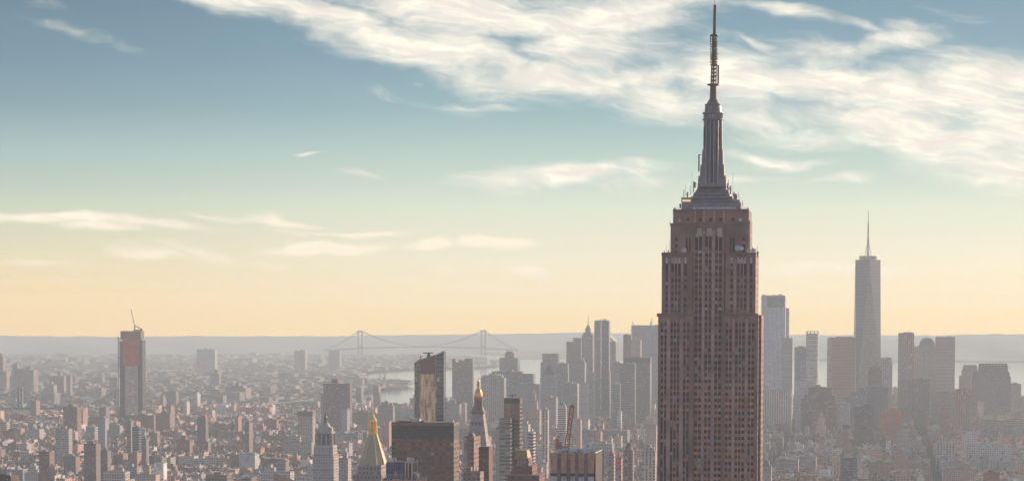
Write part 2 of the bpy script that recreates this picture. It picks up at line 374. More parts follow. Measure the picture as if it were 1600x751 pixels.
MAN = [(-1500, -850), (-1500, 3000), *gp([(-60, 665), (150, 655), (350, 648.5), (500, 645), (640, 641), (760, 634), (850, 628), (1000, 625), (1300, 625), (1420, 628), (1520, 634), (1640, 648)]), (2300, 3000), (2300, -850)]
sheet('manhattan_ground', roughen(MAN, 4, 12), 3.0, lm, 200)
BRK = gp([(-120, 657), (-120, 552.5), (200, 552), (400, 551.5), (520, 552), (570, 553.5), (640, 556.5), (700, 557), (750, 560), (779, 566), (776, 571), (735, 574), (640, 575), (600, 578), (562, 583), (553, 589), (370, 590), (370, 593.5), (450, 594.5), (560, 595), (640, 597), (646, 602), (600, 606), (578, 610), (556, 614), (550, 625), (546, 633), (430, 632), (425, 636), (350, 640), (150, 648)])
BRK = roughen(BRK, 5, 30)
sheet('brooklyn_ground', BRK, 3.0, lm, 150)
STI = [*gp([(742, 551.5), (850, 556), (1000, 556), (1250, 560), (1400, 563), (1700, 564)]), (6000, 15500), (6000, 21500), (300, 20500), *gp([(760, 547)])]
sheet('staten_island_ground', roughen(STI, 5, 25), 3.0, lm, 250)
hm, q, b = newmat('wooded hills')
geo = q.n('ShaderNodeNewGeometry').outputs['Position']
q.put(b.inputs['Base Color'], q.ramp(q.noise(geo, .003, 8, .7), [(.35, (.12, .125, .11, 1)), (.6, (.17, .165, .145, 1)), (.72, (.26, .24, .22, 1))])); b.inputs['Roughness'].default_value = .95
def interp(pr, x):
    for (a, b), (c, d) in zip(pr, pr[1:]):
        if x <= c: return b+(d-b)*max(0, (x-a)/(c-a))
    return pr[-1][1]
def ridge(name, prof, Yd, half, x0, x1, amp=2.0):
    vs_, fs = [], []; n = 260; rows = [(-1.0, 0), (-.62, .38), (-.3, .75), (0, 1.0), (.4, .7), (1, 0)]; rr = random.Random(3)
    ph = [(rr.uniform(0, 6), rr.uniform(.9, 1.1)) for _ in range(6)]
    for i in range(n+1):
        px = x0+(x1-x0)*i/n; t = P(px, interp(prof, px), Yd); g0 = drop(t.x, Yd)-1
        jz = sum(math.sin(px*.02*2**k*ph[k][1]+ph[k][0])/(1.6**k) for k in range(6))*amp
        for (dy, fz) in rows:
            yy = Yd+dy*half*(1+.15*math.sin(px*.03+dy*4)); xx = t.x*yy/Yd
            jj = jz*fz+math.sin(px*.11+dy*9)*amp*fz*.5+math.sin(px*.31+dy*23)*amp*fz*.25
            vs_.append((xx, yy, g0+(t.z-g0)*fz+jj))
    k = len(rows)
    for i in range(n):
        for j in range(k-1):
            a = i*k+j; fs.append((a, a+k, a+k+1, a+1))
    me = bpy.data.meshes.new(name); me.from_pydata(vs_, [], fs); me.materials.append(hm); me.update()
    o = bpy.data.objects.new(name, me); COL.objects.link(o); tag(o, kind='structure')
ridge('hills', [(-500, 525.5), (0, 524.8), (300, 525.5), (600, 524), (720, 522), (800, 520.5), (900, 519.5), (1000, 520.5), (1100, 521.5), (1250, 523), (1400, 523), (2200, 522)], 21300, 1400, -400, 2100, 3)
ridge('hills', [(800, 549), (850, 545.5), (900, 544.5), (970, 542), (1030, 538), (1180, 533.5), (1330, 532), (1390, 530), (1430, 527), (1500, 524), (1560, 522), (2100, 520)], 17600, 1700, 800, 2050, 3)
# ------------------------------------------------------------------ haze
hz = MB(); hz.box(-9000, 10500, -1000, 23300, -64, 468, (1, 1, 1), bottom=True)
hzm = bpy.data.materials.new('haze air'); hzm.use_nodes = True; t = hzm.node_tree; t.nodes.clear()
pv = t.nodes.new('ShaderNodeVolumePrincipled'); ho = t.nodes.new('ShaderNodeOutputMaterial'); t.links.new(pv.outputs[0], ho.inputs['Volume'])
pv.inputs['Color'].default_value = (.84, .93, .97, 1); pv.inputs['Density'].default_value = 6.3e-5; pv.inputs['Anisotropy'].default_value = .12
ho_ = hz.build('haze', [hzm]); tag(ho_, kind='stuff')
# ------------------------------------------------------------------ the great art deco skyscraper
def skyscraper():
    Y0 = 1300.0
    s = Site(1026.5, 1187.5, 690, Y0, 41.0)
    root = empty('art_deco_skyscraper', s.loc, s.rz)
    tag(root, 'very tall brown limestone art deco skyscraper with stepped shoulders, silver mast and needle antenna', 'skyscraper')
    c, n = math.cos(R(YAW)), math.sin(R(YAW))
    ox, oy = s.loc[0], s.loc[1]; gz = s.gz
    def U(px, py, yl=0.0):     # photo pixel on the plane local y = yl -> local x, z
        v = P(px, py, 1.0) - Vector((0, 0, H)); kx = v.x; kz = v.z
        # world point = origin + lx*(c,-n) + yl*(n,c); X = kx*Y
        lx = (kx*(oy+yl*c)-ox-yl*n)/(c+kx*n)
        Yw = oy-lx*n+yl*c
        return lx, H+kz*Yw-gz
    st = (.26, .15, .128); sl = (.41, .262, .23)
    stone = facade('limestone with tall window strips', 6.0, 3.45, .5, .5, glass=(.04, .035, .04), lit=.03, span=(.20, .12, .10))
    lime = plain('limestone', .85, nscale=.09, namp=.42)
    dk = plain('strip window glass', .35, nscale=2.0, namp=.3, spec=.12)
    sp = plain('spandrel panel', .6, .08, nscale=.5, namp=.35, spec=.2)
    al = plain('nickel mullion', .5, .08)
    silv = plain('weathered aluminium', .5, .45, nscale=.3, namp=.2)
    def blk(name, x0, x1, pyt, pyb, yl, dep, m=None, col=st, side=True, nm='wall'):
        k = MB(); a = U(x0, (pyt+pyb)/2, yl)[0]; b = U(x1, (pyt+pyb)/2, yl)[0]
        zt = U((x0+x1)/2, pyt, yl)[1]; zb = 0 if pyb is None else (U((x0+x1)/2, pyb, yl)[1] if pyb < 900 else 0)
        q = [(a, yl), (b, yl), (b, yl+dep), (a, yl+dep)]
        k.prism(q, q, zb, zt, col, 0, 1, (.25, .2, .19)); return k, a, b, zb, zt
    def mk(x0, x1, pyt, pyb, yl, dep, front_lime=True, nm='wall'):
        k, a, b, zb, zt = blk('', x0, x1, pyt, pyb, yl, dep)
        k.mi[0] = 1; k.mi = [1, 0, 0, 0, 1]     # front plain limestone (real strips sit on it), flanks with window strips
        return k.build(nm, [stone, lime], root), a, b, zb, zt
    # masses: lower shaft wings, recessed core, upper wings, crown block
    W1 = mk(1026.6, 1082.0, 490.5, 1200, 0, 38); W2 = mk(1127.5, 1182.3, 490.5, 1200, 0, 38)
    mk(1081.0, 1129.5, 350, 1200, 2.6, 30, nm='core_wall')
    mk(1033.9, 1082.2, 395.5, 490.6, 2.4, 32); mk(1133.5, 1180.5, 395.5, 490.6, 2.4, 32)
    mk(1172.0, 1187.4, 492.0, 1200, 7, 24, nm='side_wing')
    T = mk(1047.6, 1170.2, 350, 395.7, 4.2, 30, nm='crown_wall')
    mk(1168.5, 1172.0, 344.5, 395.7, 8, 22, nm='crown_wall')
    mk(1051.6, 1170.0, 328.3, 350.1, 4.9, 28, nm='crown_wall')
    # pale caps along every setback
    for (x0, x1, py, yl) in [(1026.6, 1082, 490.5, -.25), (1127.5, 1183.2, 490.5, -.25), (1033.9, 1082.2, 395.5, 2.15), (1133.5, 1180.5, 395.5, 2.15), (1047.6, 1170.2, 350, 3.95), (1051.6, 1170, 328.3, 4.65)]:
        a, z = U(x0, py, yl); b = U(x1, py, yl)[0]; k = MB(); k.box(a-.1, b+.1, yl, yl+.24, z-1.3, z+.5, tuple(v*.82 for v in st)); k.build('coping', [lime], root)
    # buttress-like piers standing proud between the strips
    def pier(x0, x1, pyt, pyb, yl, pr=.55, col=sl):
        a, zt = U(x0, 560 if pyb > 700 else (pyt+pyb)/2, yl); b = U(x1, 560 if pyb > 700 else (pyt+pyb)/2, yl)[0]
        zt = U(x0, pyt, yl)[1]; zb = 0 if pyb > 900 else U(x0, pyb, yl)[1]
        k = MB(); k.box(a, b, yl-pr, yl-.01, zb, zt, col); k.build('pier', [lime], root)
    FL = 3.45; rr = random.Random(11)
    def strip(x0, x1, pyt, pyb, yl, warm_refl=0.0, tall=0, refpy=None):
        rp = refpy or (pyt+min(pyb, 760))/2
        a = U(x0, rp, yl)[0]; b = U(x1, rp, yl)[0]; zt = U(x0, pyt, yl)[1]; zb = 190 if False else (120.0 if pyb > 900 else U(x0, pyb, yl)[1])
        k = MB(); z = math.floor(zb/FL)*FL
        z = max(z, zb)
        zz = math.floor(zb/FL)*FL
        while zz < zt:
            w0, w1 = max(zz, zb), min(zz+FL*.52, zt); tallf = tall and zz > zt-FL*tall
            if w1 > w0:
                r = rr.random(); gc = (.030, .016, .020)
                if r < .10: gc = (.22, .2, .2)
                elif r < .2: gc = (.10, .035, .035)
                elif r < .35: gc = (.055, .045, .05)
                k.face([(a, yl-.06, w0), (b, yl-.06, w0), (b, yl-.06, w1), (a, yl-.06, w1)], [(0, 0)]*4, 0, gc)
            s0, s1 = max(zz+FL*.52, zb), min(zz+FL, zt)
            if s1 > s0:
                if tallf: k.face([(a, yl-.06, s0), (b, yl-.06, s0), (b, yl-.06, s1), (a, yl-.06, s1)], [(0, 0)]*4, 0, (.05, .03, .035))
                else:
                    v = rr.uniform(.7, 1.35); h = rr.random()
                    cc = (.44*v, .18*v, .105*v) if (h < warm_refl and zz < 222) else ((.085*v, .05*v, .05*v) if warm_refl == .3 and zz < 205 else (.19*v, .115*v, .105*v))  # orange panels low down: warm reflected light painted into the spandrel colour
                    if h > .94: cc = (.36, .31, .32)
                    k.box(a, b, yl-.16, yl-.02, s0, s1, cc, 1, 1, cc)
            zz += FL
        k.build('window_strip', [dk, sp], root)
    def mull(x, pyt, pyb, yl, refpy=None):
        rp = refpy or (pyt+min(pyb, 760))/2
        a = U(x, rp, yl)[0]; zt = U(x, pyt, yl)[1]; zb = 100 if pyb > 900 else U(x, pyb, yl)[1]
        k = MB(); k.box(a-.24, a+.24, yl-.42, yl-.01, zb, zt, (.40, .25, .225)); k.build('mullion', [al], root)
    # lower shaft (pixel columns read at row 640-751)
    B = 9999; rp = 690
    lowL = [(1032.0, 1035.7), (1037.2, 1040.6), (1047.0, 1050.4), (1052.0, 1055.4), (1057.0, 1060.4), (1067.0, 1070.6), (1072.2, 1075.8)]
    lowR = [(1132.7, 1136.8), (1138.4, 1142.2), (1147.8, 1152.0), (1153.0, 1157.0), (1158.4, 1162.6), (1168.2, 1172.0), (1173.2, 1177.2)]
    cen = [(1084.4, 1089.0), (1090.3, 1094.9), (1100.2, 1104.6), (1105.4, 1109.8), (1115.8, 1120.0), (1121.3, 1126.0)]
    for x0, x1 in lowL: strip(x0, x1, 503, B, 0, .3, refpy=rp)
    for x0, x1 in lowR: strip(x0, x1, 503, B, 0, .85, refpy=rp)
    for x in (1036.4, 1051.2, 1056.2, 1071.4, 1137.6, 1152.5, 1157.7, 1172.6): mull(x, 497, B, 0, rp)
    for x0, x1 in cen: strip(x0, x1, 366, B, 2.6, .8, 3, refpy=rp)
    for x in (1089.7, 1105.0, 1120.7): mull(x, 362, B, 2.6, rp)
    def pr(a, b, t, yl, p=.5): 
        A = U(a, rp, yl)[0]; Bx = U(b, rp, yl)[0]; zt = U((a+b)/2, t, yl)[1]
        k = MB(); k.box(A, Bx, yl-p, yl-.01, 60, zt, sl); k.build('pier', [lime], root)
    for a, b in [(1041.0, 1046.5), (1061.0, 1066.5), (1143.0, 1147.2), (1163.2, 1167.6)]: pr(a, b, 498, 0)
    for a, b in [(1095.4, 1099.6), (1110.4, 1115.2)]: pr(a, b, 360, 2.6)
    # upper wings (pixel columns read at row 440)
    for x0, x1 in [(1040.0, 1043.2), (1049.0, 1052.6), (1054.4, 1057.8), (1059.8, 1063.2), (1069.0, 1072.8), (1141.2, 1145.2), (1151.8, 1155.4), (1157.2, 1160.6), (1162.4, 1166.0), (1172.0, 1175.4)]:
        strip(x0, x1, 411, 487, 2.4, .2, 2)
        a, z = U((x0+x1)/2, 408, 2.2); k = MB(); k.box(a-.6, a+.6, 2.1, 2.39, z-1.2, z+2.0, (.45, .38, .36)); k.build('finial', [al], root)
    for x in (1053.5, 1058.8, 1156.3, 1161.5): mull(x, 405, 487, 2.4)
    for (a, b) in [(1044.4, 1047.4), (1064.6, 1067.4), (1146.6, 1150.2), (1167.6, 1170.4)]: pier(a, b, 404, 489, 2.4, .4)
    # crown block windows: two narrow strips each side, row of small windows above
    for x0, x1 in [(1055, 1058.6), (1071.5, 1074.5), (1076.5, 1078.6), (1140.3, 1143), (1144.5, 1147.8), (1160.2, 1164.2)]: strip(x0, x1, 371, 394, 4.2, .1, 9)
    for px in (1074.8, 1094, 1110, 1125.8, 1145):
        a, z = U(px, 343, 4.9); k = MB(); k.box(a-.8, a+.8, 4.84, 4.89, z-1.1, z+1.1, random.choice([(.05, .03, .035), (.11, .04, .045), (.2, .16, .13)])); k.build('window', [dk], root)
    for px in (1092.6, 1108.2, 1124.6):      # bright cap over each centre window pair
        a, z = U(px, 361, 2.4); k = MB(); k.box(a-1.3, a+1.3, 2.15, 2.55, z-1.8, z+1.6, (.52, .44, .36)); k.box(a-1.7, a+1.7, 2.1, 2.55, z-2.8, z-1.8, (.46, .38, .33)); k.build('finial', [lime], root)
    for px in (1086, 1099.7, 1115.9, 1131): 
        a, z = U(px, 352, 4.1); z2 = U(px, 329, 4.1)[1]; k = MB(); k.box(a-.5, a+.5, 4.0, 4.88, z-2, z2, sl); k.build('pier', [lime], root)
    for px, py, r in ((1062, 344.5, .9), (1156.6, 343.5, 1.0), (1152.8, 387, 1.5), (1068.5, 391, 1.6), (1177, 391, 1.2), (1170, 392, 1.3), (1159, 388, 1.2)):
        a, z = U(px, py, 3.6); k = MB(); k.ring(a, 3.4, [(.05, z-.1), (.06, z-r)], (.5, .5, .5), 6)
        for q in range(10):
            t0, t1 = 2*math.pi*q/10, 2*math.pi*(q+1)/10; k.face([(a, 3.3, z), (a+r*math.cos(t0), 3.0, z+r*math.sin(t0)), (a+r*math.cos(t1), 3.0, z+r*math.sin(t1))], [(0, 0)]*3, 0, (.5, .46, .45))
        k.build('dish', [al], root)
    # ---- observatory and mast base, on the tower axis
    YL = 17.0; YC = 19.5
    def tier(nm, x0, x1, pyt, pyb, yl, mat, col, dep=None, slope=0):
        a = U(x0, pyb, yl)[0]; b = U(x1, pyb, yl)[0]; zt = U((x0+x1)/2, pyt, yl)[1]; zb = U((x0+x1)/2, pyb, yl)[1]
        dep = dep or (b-a)*.72; k = MB(); lo = [(a, yl), (b, yl), (b, yl+dep), (a, yl+dep)]
        hi = [(a+slope, yl+slope), (b-slope, yl+slope), (b-slope, yl+dep-slope), (a+slope, yl+dep-slope)]
        k.prism(lo, hi, zb, zt, col, 0, 0, col); o = k.build(nm, [mat], root); return a, b, zb, zt
    sc = (.20, .185, .195); dk2 = (.13, .12, .135)
    a, b, zb, zt = tier('observatory', 1065, 1157.5, 316.6, 328.5, 8, silv, sc)
    k = MB(); nw = 18
    ga = U(1083, 325, 7.9)[0]; gb = U(1150, 325, 7.9)[0]; z0 = U(1110, 327.6, 7.9)[1]; z1 = U(1110, 323.4, 7.9)[1]
    for i in range(nw): k.box(ga+(gb-ga)*i/nw+.12, ga+(gb-ga)*(i+1)/nw-.12, 7.82, 7.98, z0, z1, random.choice([(.42, .5, .47), (.5, .58, .54), (.3, .36, .36)]))
    k.build('observatory_window', [al], root)
    a0 = U(1066, 313, 7.95)[0]; a1 = U(1079, 313, 7.95)[0]; zz0 = U(1070, 315, 7.95)[1]; zz1 = U(1070, 311.6, 7.95)[1]
    tier('plant_room', 1064.5, 1082, 308.4, 316.7, 8.2, silv, sc, 16); tier('plant_room', 1141, 1156, 312, 316.7, 8.2, silv, sc, 16)
    lw = newmat('lamp lit window'); lw[2].inputs['Base Color'].default_value = (.5, .35, .2, 1); lw[2].inputs['Emission Color'].default_value = (1, .68, .36, 1); lw[2].inputs['Emission Strength'].default_value = .55
    k = MB(); k.box(a0, a1, 8.05, 8.15, zz0, zz1, (1, 1, 1)); k.build('lit_window', [lw[0]], root)
    for x0, x1, t, bt, yl in [(1071.5, 1150.5, 312.3, 316.7, 9.5), (1078.5, 1145.5, 306.5, 312.4, 11), (1082.5, 1140.5, 300.5, 306.6, 12.5), (1086, 1137.5, 296.5, 300.6, 14), (1088.5, 1135, 291.5, 296.6, 15)]:
        a, b, zb, zt = tier('setback_tier', x0, x1, t, bt, yl, silv, sc, slope=.5)
        k = MB(); k.box(a+2.4, b-2.4, yl-.02, yl+.1, zb+(zt-zb)*.12, zb+(zt-zb)*.42, (.09, .075, .085)); k.build('louvre_band', [silv], root)
    # mast: winged buttresses in four steps round a cylinder
    for x0, x1, t, bt, yl in [(1090.3, 1134.6, 274.5, 291.6, 13.2), (1093.6, 1131.6, 257, 274.6, 14.6), (1096.4, 1129.6, 234, 257.1, 15.6), (1098.8, 1128.2, 188, 234.1, 16.4)]:
        tier('mast_buttress', x0, x1, t, bt, yl, silv, sc, dep=(19.8-yl)*2, slope=.25)
    a = U(1113.5, 240, 16)[0]; zb = U(1113.5, 292, 16)[1]; zt = U(1113.5, 189, 16)[1]
    for dx, w in ((-2.0, .9), (0, 1.7), (2.0, .9)):
        k = MB(); k.box(a+dx-w/2-.15, a+dx+w/2-.15, 12.6, 16.5, zb+2, zt, (.07, .065, .075) if w > 1 else (.12, .12, .14)); k.build('mast_window', [silv if w < 1 else dk], root)
    for dx in (-3.4, -1.2, .9, 3.1):
        k = MB(); k.box(a+dx-.2, a+dx+.25, 12.3, 16.5, zb+1, zt, (.36, .35, .37)); k.build('mast_fin', [silv], root)
    for dx, cc in ((-4.4, (.12, .08, .08)), (3.7, (.12, .08, .07))):
        z0 = U(1113, 228, 16)[1]; z1 = U(1113, 198, 16)[1]; k = MB()
        for q in range(7): k.box(a+dx-.75, a+dx+.75, 15.6, 16.3, z0+(z1-z0)*q/7, z0+(z1-z0)*(q+.8)/7, cc)
        k.build('antenna_panel', [silv], root)
    ax = U(1114.4, 170, YC)[0]; cy = YC
    def zc(py): return U(1115, py, YC)[1]
    def wd(px): return px*(Y0+YC)/F/2
    col = (.19, .17, .18)
    k = MB(); k.ring(ax, cy, [(wd(29), zc(192)), (wd(29), zc(188)), (wd(33.5), zc(188)), (wd(33.5), zc(186.3)), (wd(28), zc(186)), (wd(28), zc(178.5)), (wd(33.5), zc(178)), (wd(33.5), zc(176.2)), (wd(27), zc(175.8)), (wd(24.5), zc(165)), (wd(26.5), zc(164.8)), (wd(26.5), zc(163)), (wd(21), zc(162.6)), (wd(15), zc(157)), (wd(12), zc(155))], col, 24)
    k.build('mast_dome', [silv], root)
    k = MB()
    for i in range(24):
        t = 2*math.pi*i/24; k.bar((ax+wd(28.6)*math.cos(t), cy+wd(28.6)*math.sin(t), zc(185.5)), (ax+wd(28.6)*math.cos(t), cy+wd(28.6)*math.sin(t), zc(179)), .5, (.3, .32, .33))
    k.build('gallery_window', [al], root)
    # antenna, built on its own slightly offset axis
    dc = (.085, .06, .055); axx = U(1114.6, 145, YC)[0]
    k = MB(); pf = [(wd(12), zc(156))]
    for i in range(9):
        z0, z1 = zc(155-i*2.4), zc(155-(i+1)*2.4); w0 = wd(11.8-i*.15); pf += [(w0, z0+.05), (w0, (z0+z1)/2), (w0*.82, (z0+z1)/2+.05), (w0*.82, z1)]
    k.ring(axx, cy, pf, (.14, .085, .065), 12); k.build('antenna_base', [silv], root)
    def flange(px, py, w, h=.8):
        x = U(px, py, YC)[0]; k = MB(); k.ring(x, cy, [(.1, zc(py)-h/2), (wd(w), zc(py)-h/2), (wd(w), zc(py)+h/2), (.1, zc(py)+h/2)], dc, 12); k.build('antenna_flange', [M['steel']], root)
    flange(1114.6, 132.6, 19); flange(1115.6, 55.2, 11)
    def lattice(pxc, py0, py1, w0, w1, n, th=.32):
        k = MB(); x0 = U(pxc, py0, YC)[0]; x1 = x0+.2; z0, z1 = zc(py0), zc(py1); h0, h1 = wd(w0), wd(w1); cs = [(-1, -1), (1, -1), (1, 1), (-1, 1)]
        for sx, sy in cs: k.bar((x0+sx*h0, cy+sy*h0, z0), (x1+sx*h1, cy+sy*h1, z1), th*1.5, dc)
        for i in range(n):
            f0, f1 = i/n, (i+1)/n; za, zb_ = z0+(z1-z0)*f0, z0+(z1-z0)*f1; ha, hb = h0+(h1-h0)*f0, h0+(h1-h0)*f1; xa, xb = x0+(x1-x0)*f0, x0+(x1-x0)*f1
            for q in range(4):
                (p, r_), (p2, r2) = cs[q], cs[(q+1) % 4]
                k.bar((xa+p*ha, cy+r_*ha, za), (xb+p2*hb, cy+r2*hb, zb_), th, dc); k.bar((xa+p*ha, cy+r_*ha, za), (xa+p2*ha, cy+r2*ha, za), th, dc)
        k.build('antenna_lattice', [M['steel']], root); return x0
    x = lattice(1114.9, 132, 102, 7.5, 7.2, 5); lattice(1115.2, 103, 56, 5.4, 5.0, 9); lattice(1116.2, 55, 8, 3.2, 3.0, 12, .26)
    for (w, p0, p1, px) in ((3.4, 132, 103, 1114.9), (4.0, 103, 56, 1115.2), (2.7, 55, 9, 1116.2), (.9, 10, -28, 1116.8)):
        k = MB(); xx = U(px, p0, YC)[0]; k.ring(xx, cy, [(wd(w), zc(p0)), (wd(w*.9), zc(p1))], (.10, .07, .06), 8); k.build('antenna_core', [M['steel']], root)
    rr2 = random.Random(5)
    k = MB()
    for py in range(58, 103, 4):
        for sgn in (-1, 1):
            w = rr2.uniform(4.2, 5.2); xx = U(1115.3, py, YC)[0]; k.box(xx+sgn*wd(w*2)-.35, xx+sgn*wd(w*2)+.35, cy-1, cy+1, zc(py), zc(py)+rr2.uniform(.5, 1.0), (.13, .075, .06)); k.bar((xx, cy, zc(py)+.3), (xx+sgn*wd(w*2), cy, zc(py)+.3), .25, dc)
    k.build('antenna_element', [M['steel']], root)
    k = MB(); xx = U(1122.2, 118, YC)[0]; k.box(xx-.45, xx+.45, cy-.5, cy+.5, zc(131), zc(102), dc); k.bar((xx, cy, zc(103)), (xx-3, cy, zc(101.5)), .3, dc); k.bar((xx, cy, zc(118)), (xx-3, cy, zc(118)), .25, dc); k.build('side_antenna', [M['steel']], root)
    k = MB(); xx = U(1092, 255, 14)[0]; k.box(xx-.35, xx+.35, 14, 14.7, U(1092, 268, 14)[1], U(1092, 241, 14)[1], dc); k.bar((xx, 14.3, U(1092, 242, 14)[1]), (xx+2, 15, U(1092, 241, 14)[1]), .25, dc); k.build('side_antenna', [M['steel']], root)
    # clutter of whips, dishes and cabinets on the terraces
    for (px, pyb, pyt, w) in [(1081, 300, 270, .16), (1083.5, 299, 283, .5), (1085.5, 292, 284, 1.1), (1078.5, 303, 290, .3), (1071, 309, 287, .15), (1068.5, 309, 296, .4), (1074, 309, 300, .7), (1145, 303, 270, .18), (1141.5, 302, 290, .9), (1138, 302, 281, .4), (1137.2, 300, 286, .8),
                              (1147, 312, 300, .9), (1151, 312, 303, .7), (1154.3, 313, 300, .3), (1149, 310, 302, 1.0), (1063, 324, 318, .9), (1160, 320, 314, .5), (1054, 329, 325, 1.0), (1168.5, 330, 325, 1.1), (1041.5, 395, 380, .15), (1038, 396, 391, .5), (1044, 396, 390, .6), (1046, 396, 376, .15), (1046.8, 350, 345, .3),
                              (1176, 396, 386, .5), (1181, 396, 388, .4), (1183.5, 397, 384, .2), (1184, 400, 392, .8), (1172, 396, 390, .8), (1090.5, 291, 287, .5)]:
        yl = 9 if pyb < 330 else 5
        a, z0 = U(px, pyb, yl); z1 = U(px, pyt, yl)[1]; k = MB(); k.ring(a, yl, [(w/2, z0-.5), (w/2*.8, z1)], (.22, .17, .16), 6)
        if w > .6: k.ring(a, yl, [(w*.8, z0+(z1-z0)*.45), (w*.8, z0+(z1-z0)*.8)], (.3, .25, .24), 8)
        k.build('rooftop_antenna', [silv], root)
    k = MB(); a, z = U(1055, 327.5, 8); b = U(1066, 327.5, 8)[0]
    for (p0, p1) in ((1053, 1065), (1158, 1170)):
        a = U(p0, 327, 6)[0]; b = U(p1, 327, 6)[0]; z = U(p0, 328.4, 6)[1]
        k.bar((a, 6, z+1.6), (b, 6, z+1.6), .14, (.3, .26, .25))
        for q in range(6): k.bar((a+(b-a)*q/5, 6, z), (a+(b-a)*q/5, 6, z+1.6), .12, (.3, .26, .25))
    k.build('railing', [silv], root)
    HERO.append((1107, 560, 'the great mast-topped skyscraper'))
skyscraper()
# ------------------------------------------------------------------ gold pyramid tower
def gold_tower():
    Yd = 1900.0; s = Site(552, 607, 730, Yd, 26); root = empty('office_tower', s.loc, s.rz)
    tag(root, 'stone office tower capped by a tall golden pyramid with an open lantern and spire', 'office tower')
    m = MB(); zt = s.z(727); m.box(-s.w/2, s.w/2, 0, 26, 0, zt-7, (.33, .27, .26)); m.box(s.u(560), s.u(606), .5, 25, zt-7, zt, (.35, .29, .28)); m.build('wall', [M['stone'], M['roof']], root)
    def gx(px): return (px-583.6)*Yd/F
    cx = s.u(583.6); cy = 13
    k = MB(); k.box(s.u(561.5), s.u(606.5), .1, 25.4, zt, zt+.9, (.42, .37, .34)); k.build('cornice', [M['plain'], M['roof']], root)
    z0, z1, z2 = zt+.9, s.z(677.5), s.z(657.5)
    def octo(r, sq): # square with cut corners
        a, b = r, r*sq; return [(cx+x, cy+y) for x, y in ((-b, -a), (b, -a), (a, -b), (a, b), (b, a), (-b, a), (-a, b), (-a, -b))]
    R0, R1 = gx(604.4), gx(589.6)
    k = MB(); k.prism(octo(R0, .52), octo(R1, .45), z0, z1, (.47, .37, .25), 0, 0, (.5, .4, .22)); k.build('pyramid_roof', [M['gold_dull']], root)
    k = MB(); lo, hi = octo(R0, .52), octo(R1, .45)
    for a, b in zip(lo, hi): k.bar((*a, z0), (*b, z1), .5, (.66, .50, .26))
    k.build('roof_rib', [M['gold']], root)
    k = MB(); r = gx(590.2)
    for i in range(8):
        t = math.pi/8+2*math.pi*i/8; k.bar((cx+r*math.cos(t), cy+r*math.sin(t), z1), (cx+r*.82*math.cos(t), cy+r*.82*math.sin(t), z2), .85, (.8, .5, .18))
    k.ring(cx, cy, [(r+.4, z1-.4), (r+.4, z1+.9), (r*.5, z1+.9)], (.8, .5, .18), 8, rot=math.pi/8); zm = (z1+z2)/2; k.ring(cx, cy, [(r*.98, zm-.6), (r*.98, zm+.4), (r*.5, zm+.4)], (.8, .5, .18), 8, rot=math.pi/8)
    k.ring(cx, cy, [(r*.45, z1), (r*.4, z2)], (.5, .3, .1), 8); k.ring(cx, cy, [(r*.95, z2-.5), (r*.9, z2+.6), (r*.5, z2+3), (r*.32, z2+4.5), (.35, s.z(646)), (.6, s.z(645.5)), (.05, s.z(643.5))], (.85, .55, .2), 8, rot=math.pi/8)
    k.build('lantern', [M['gold']], root)
    HERO.append((584, 690, 'the gold pyramid roof'))
gold_tower()
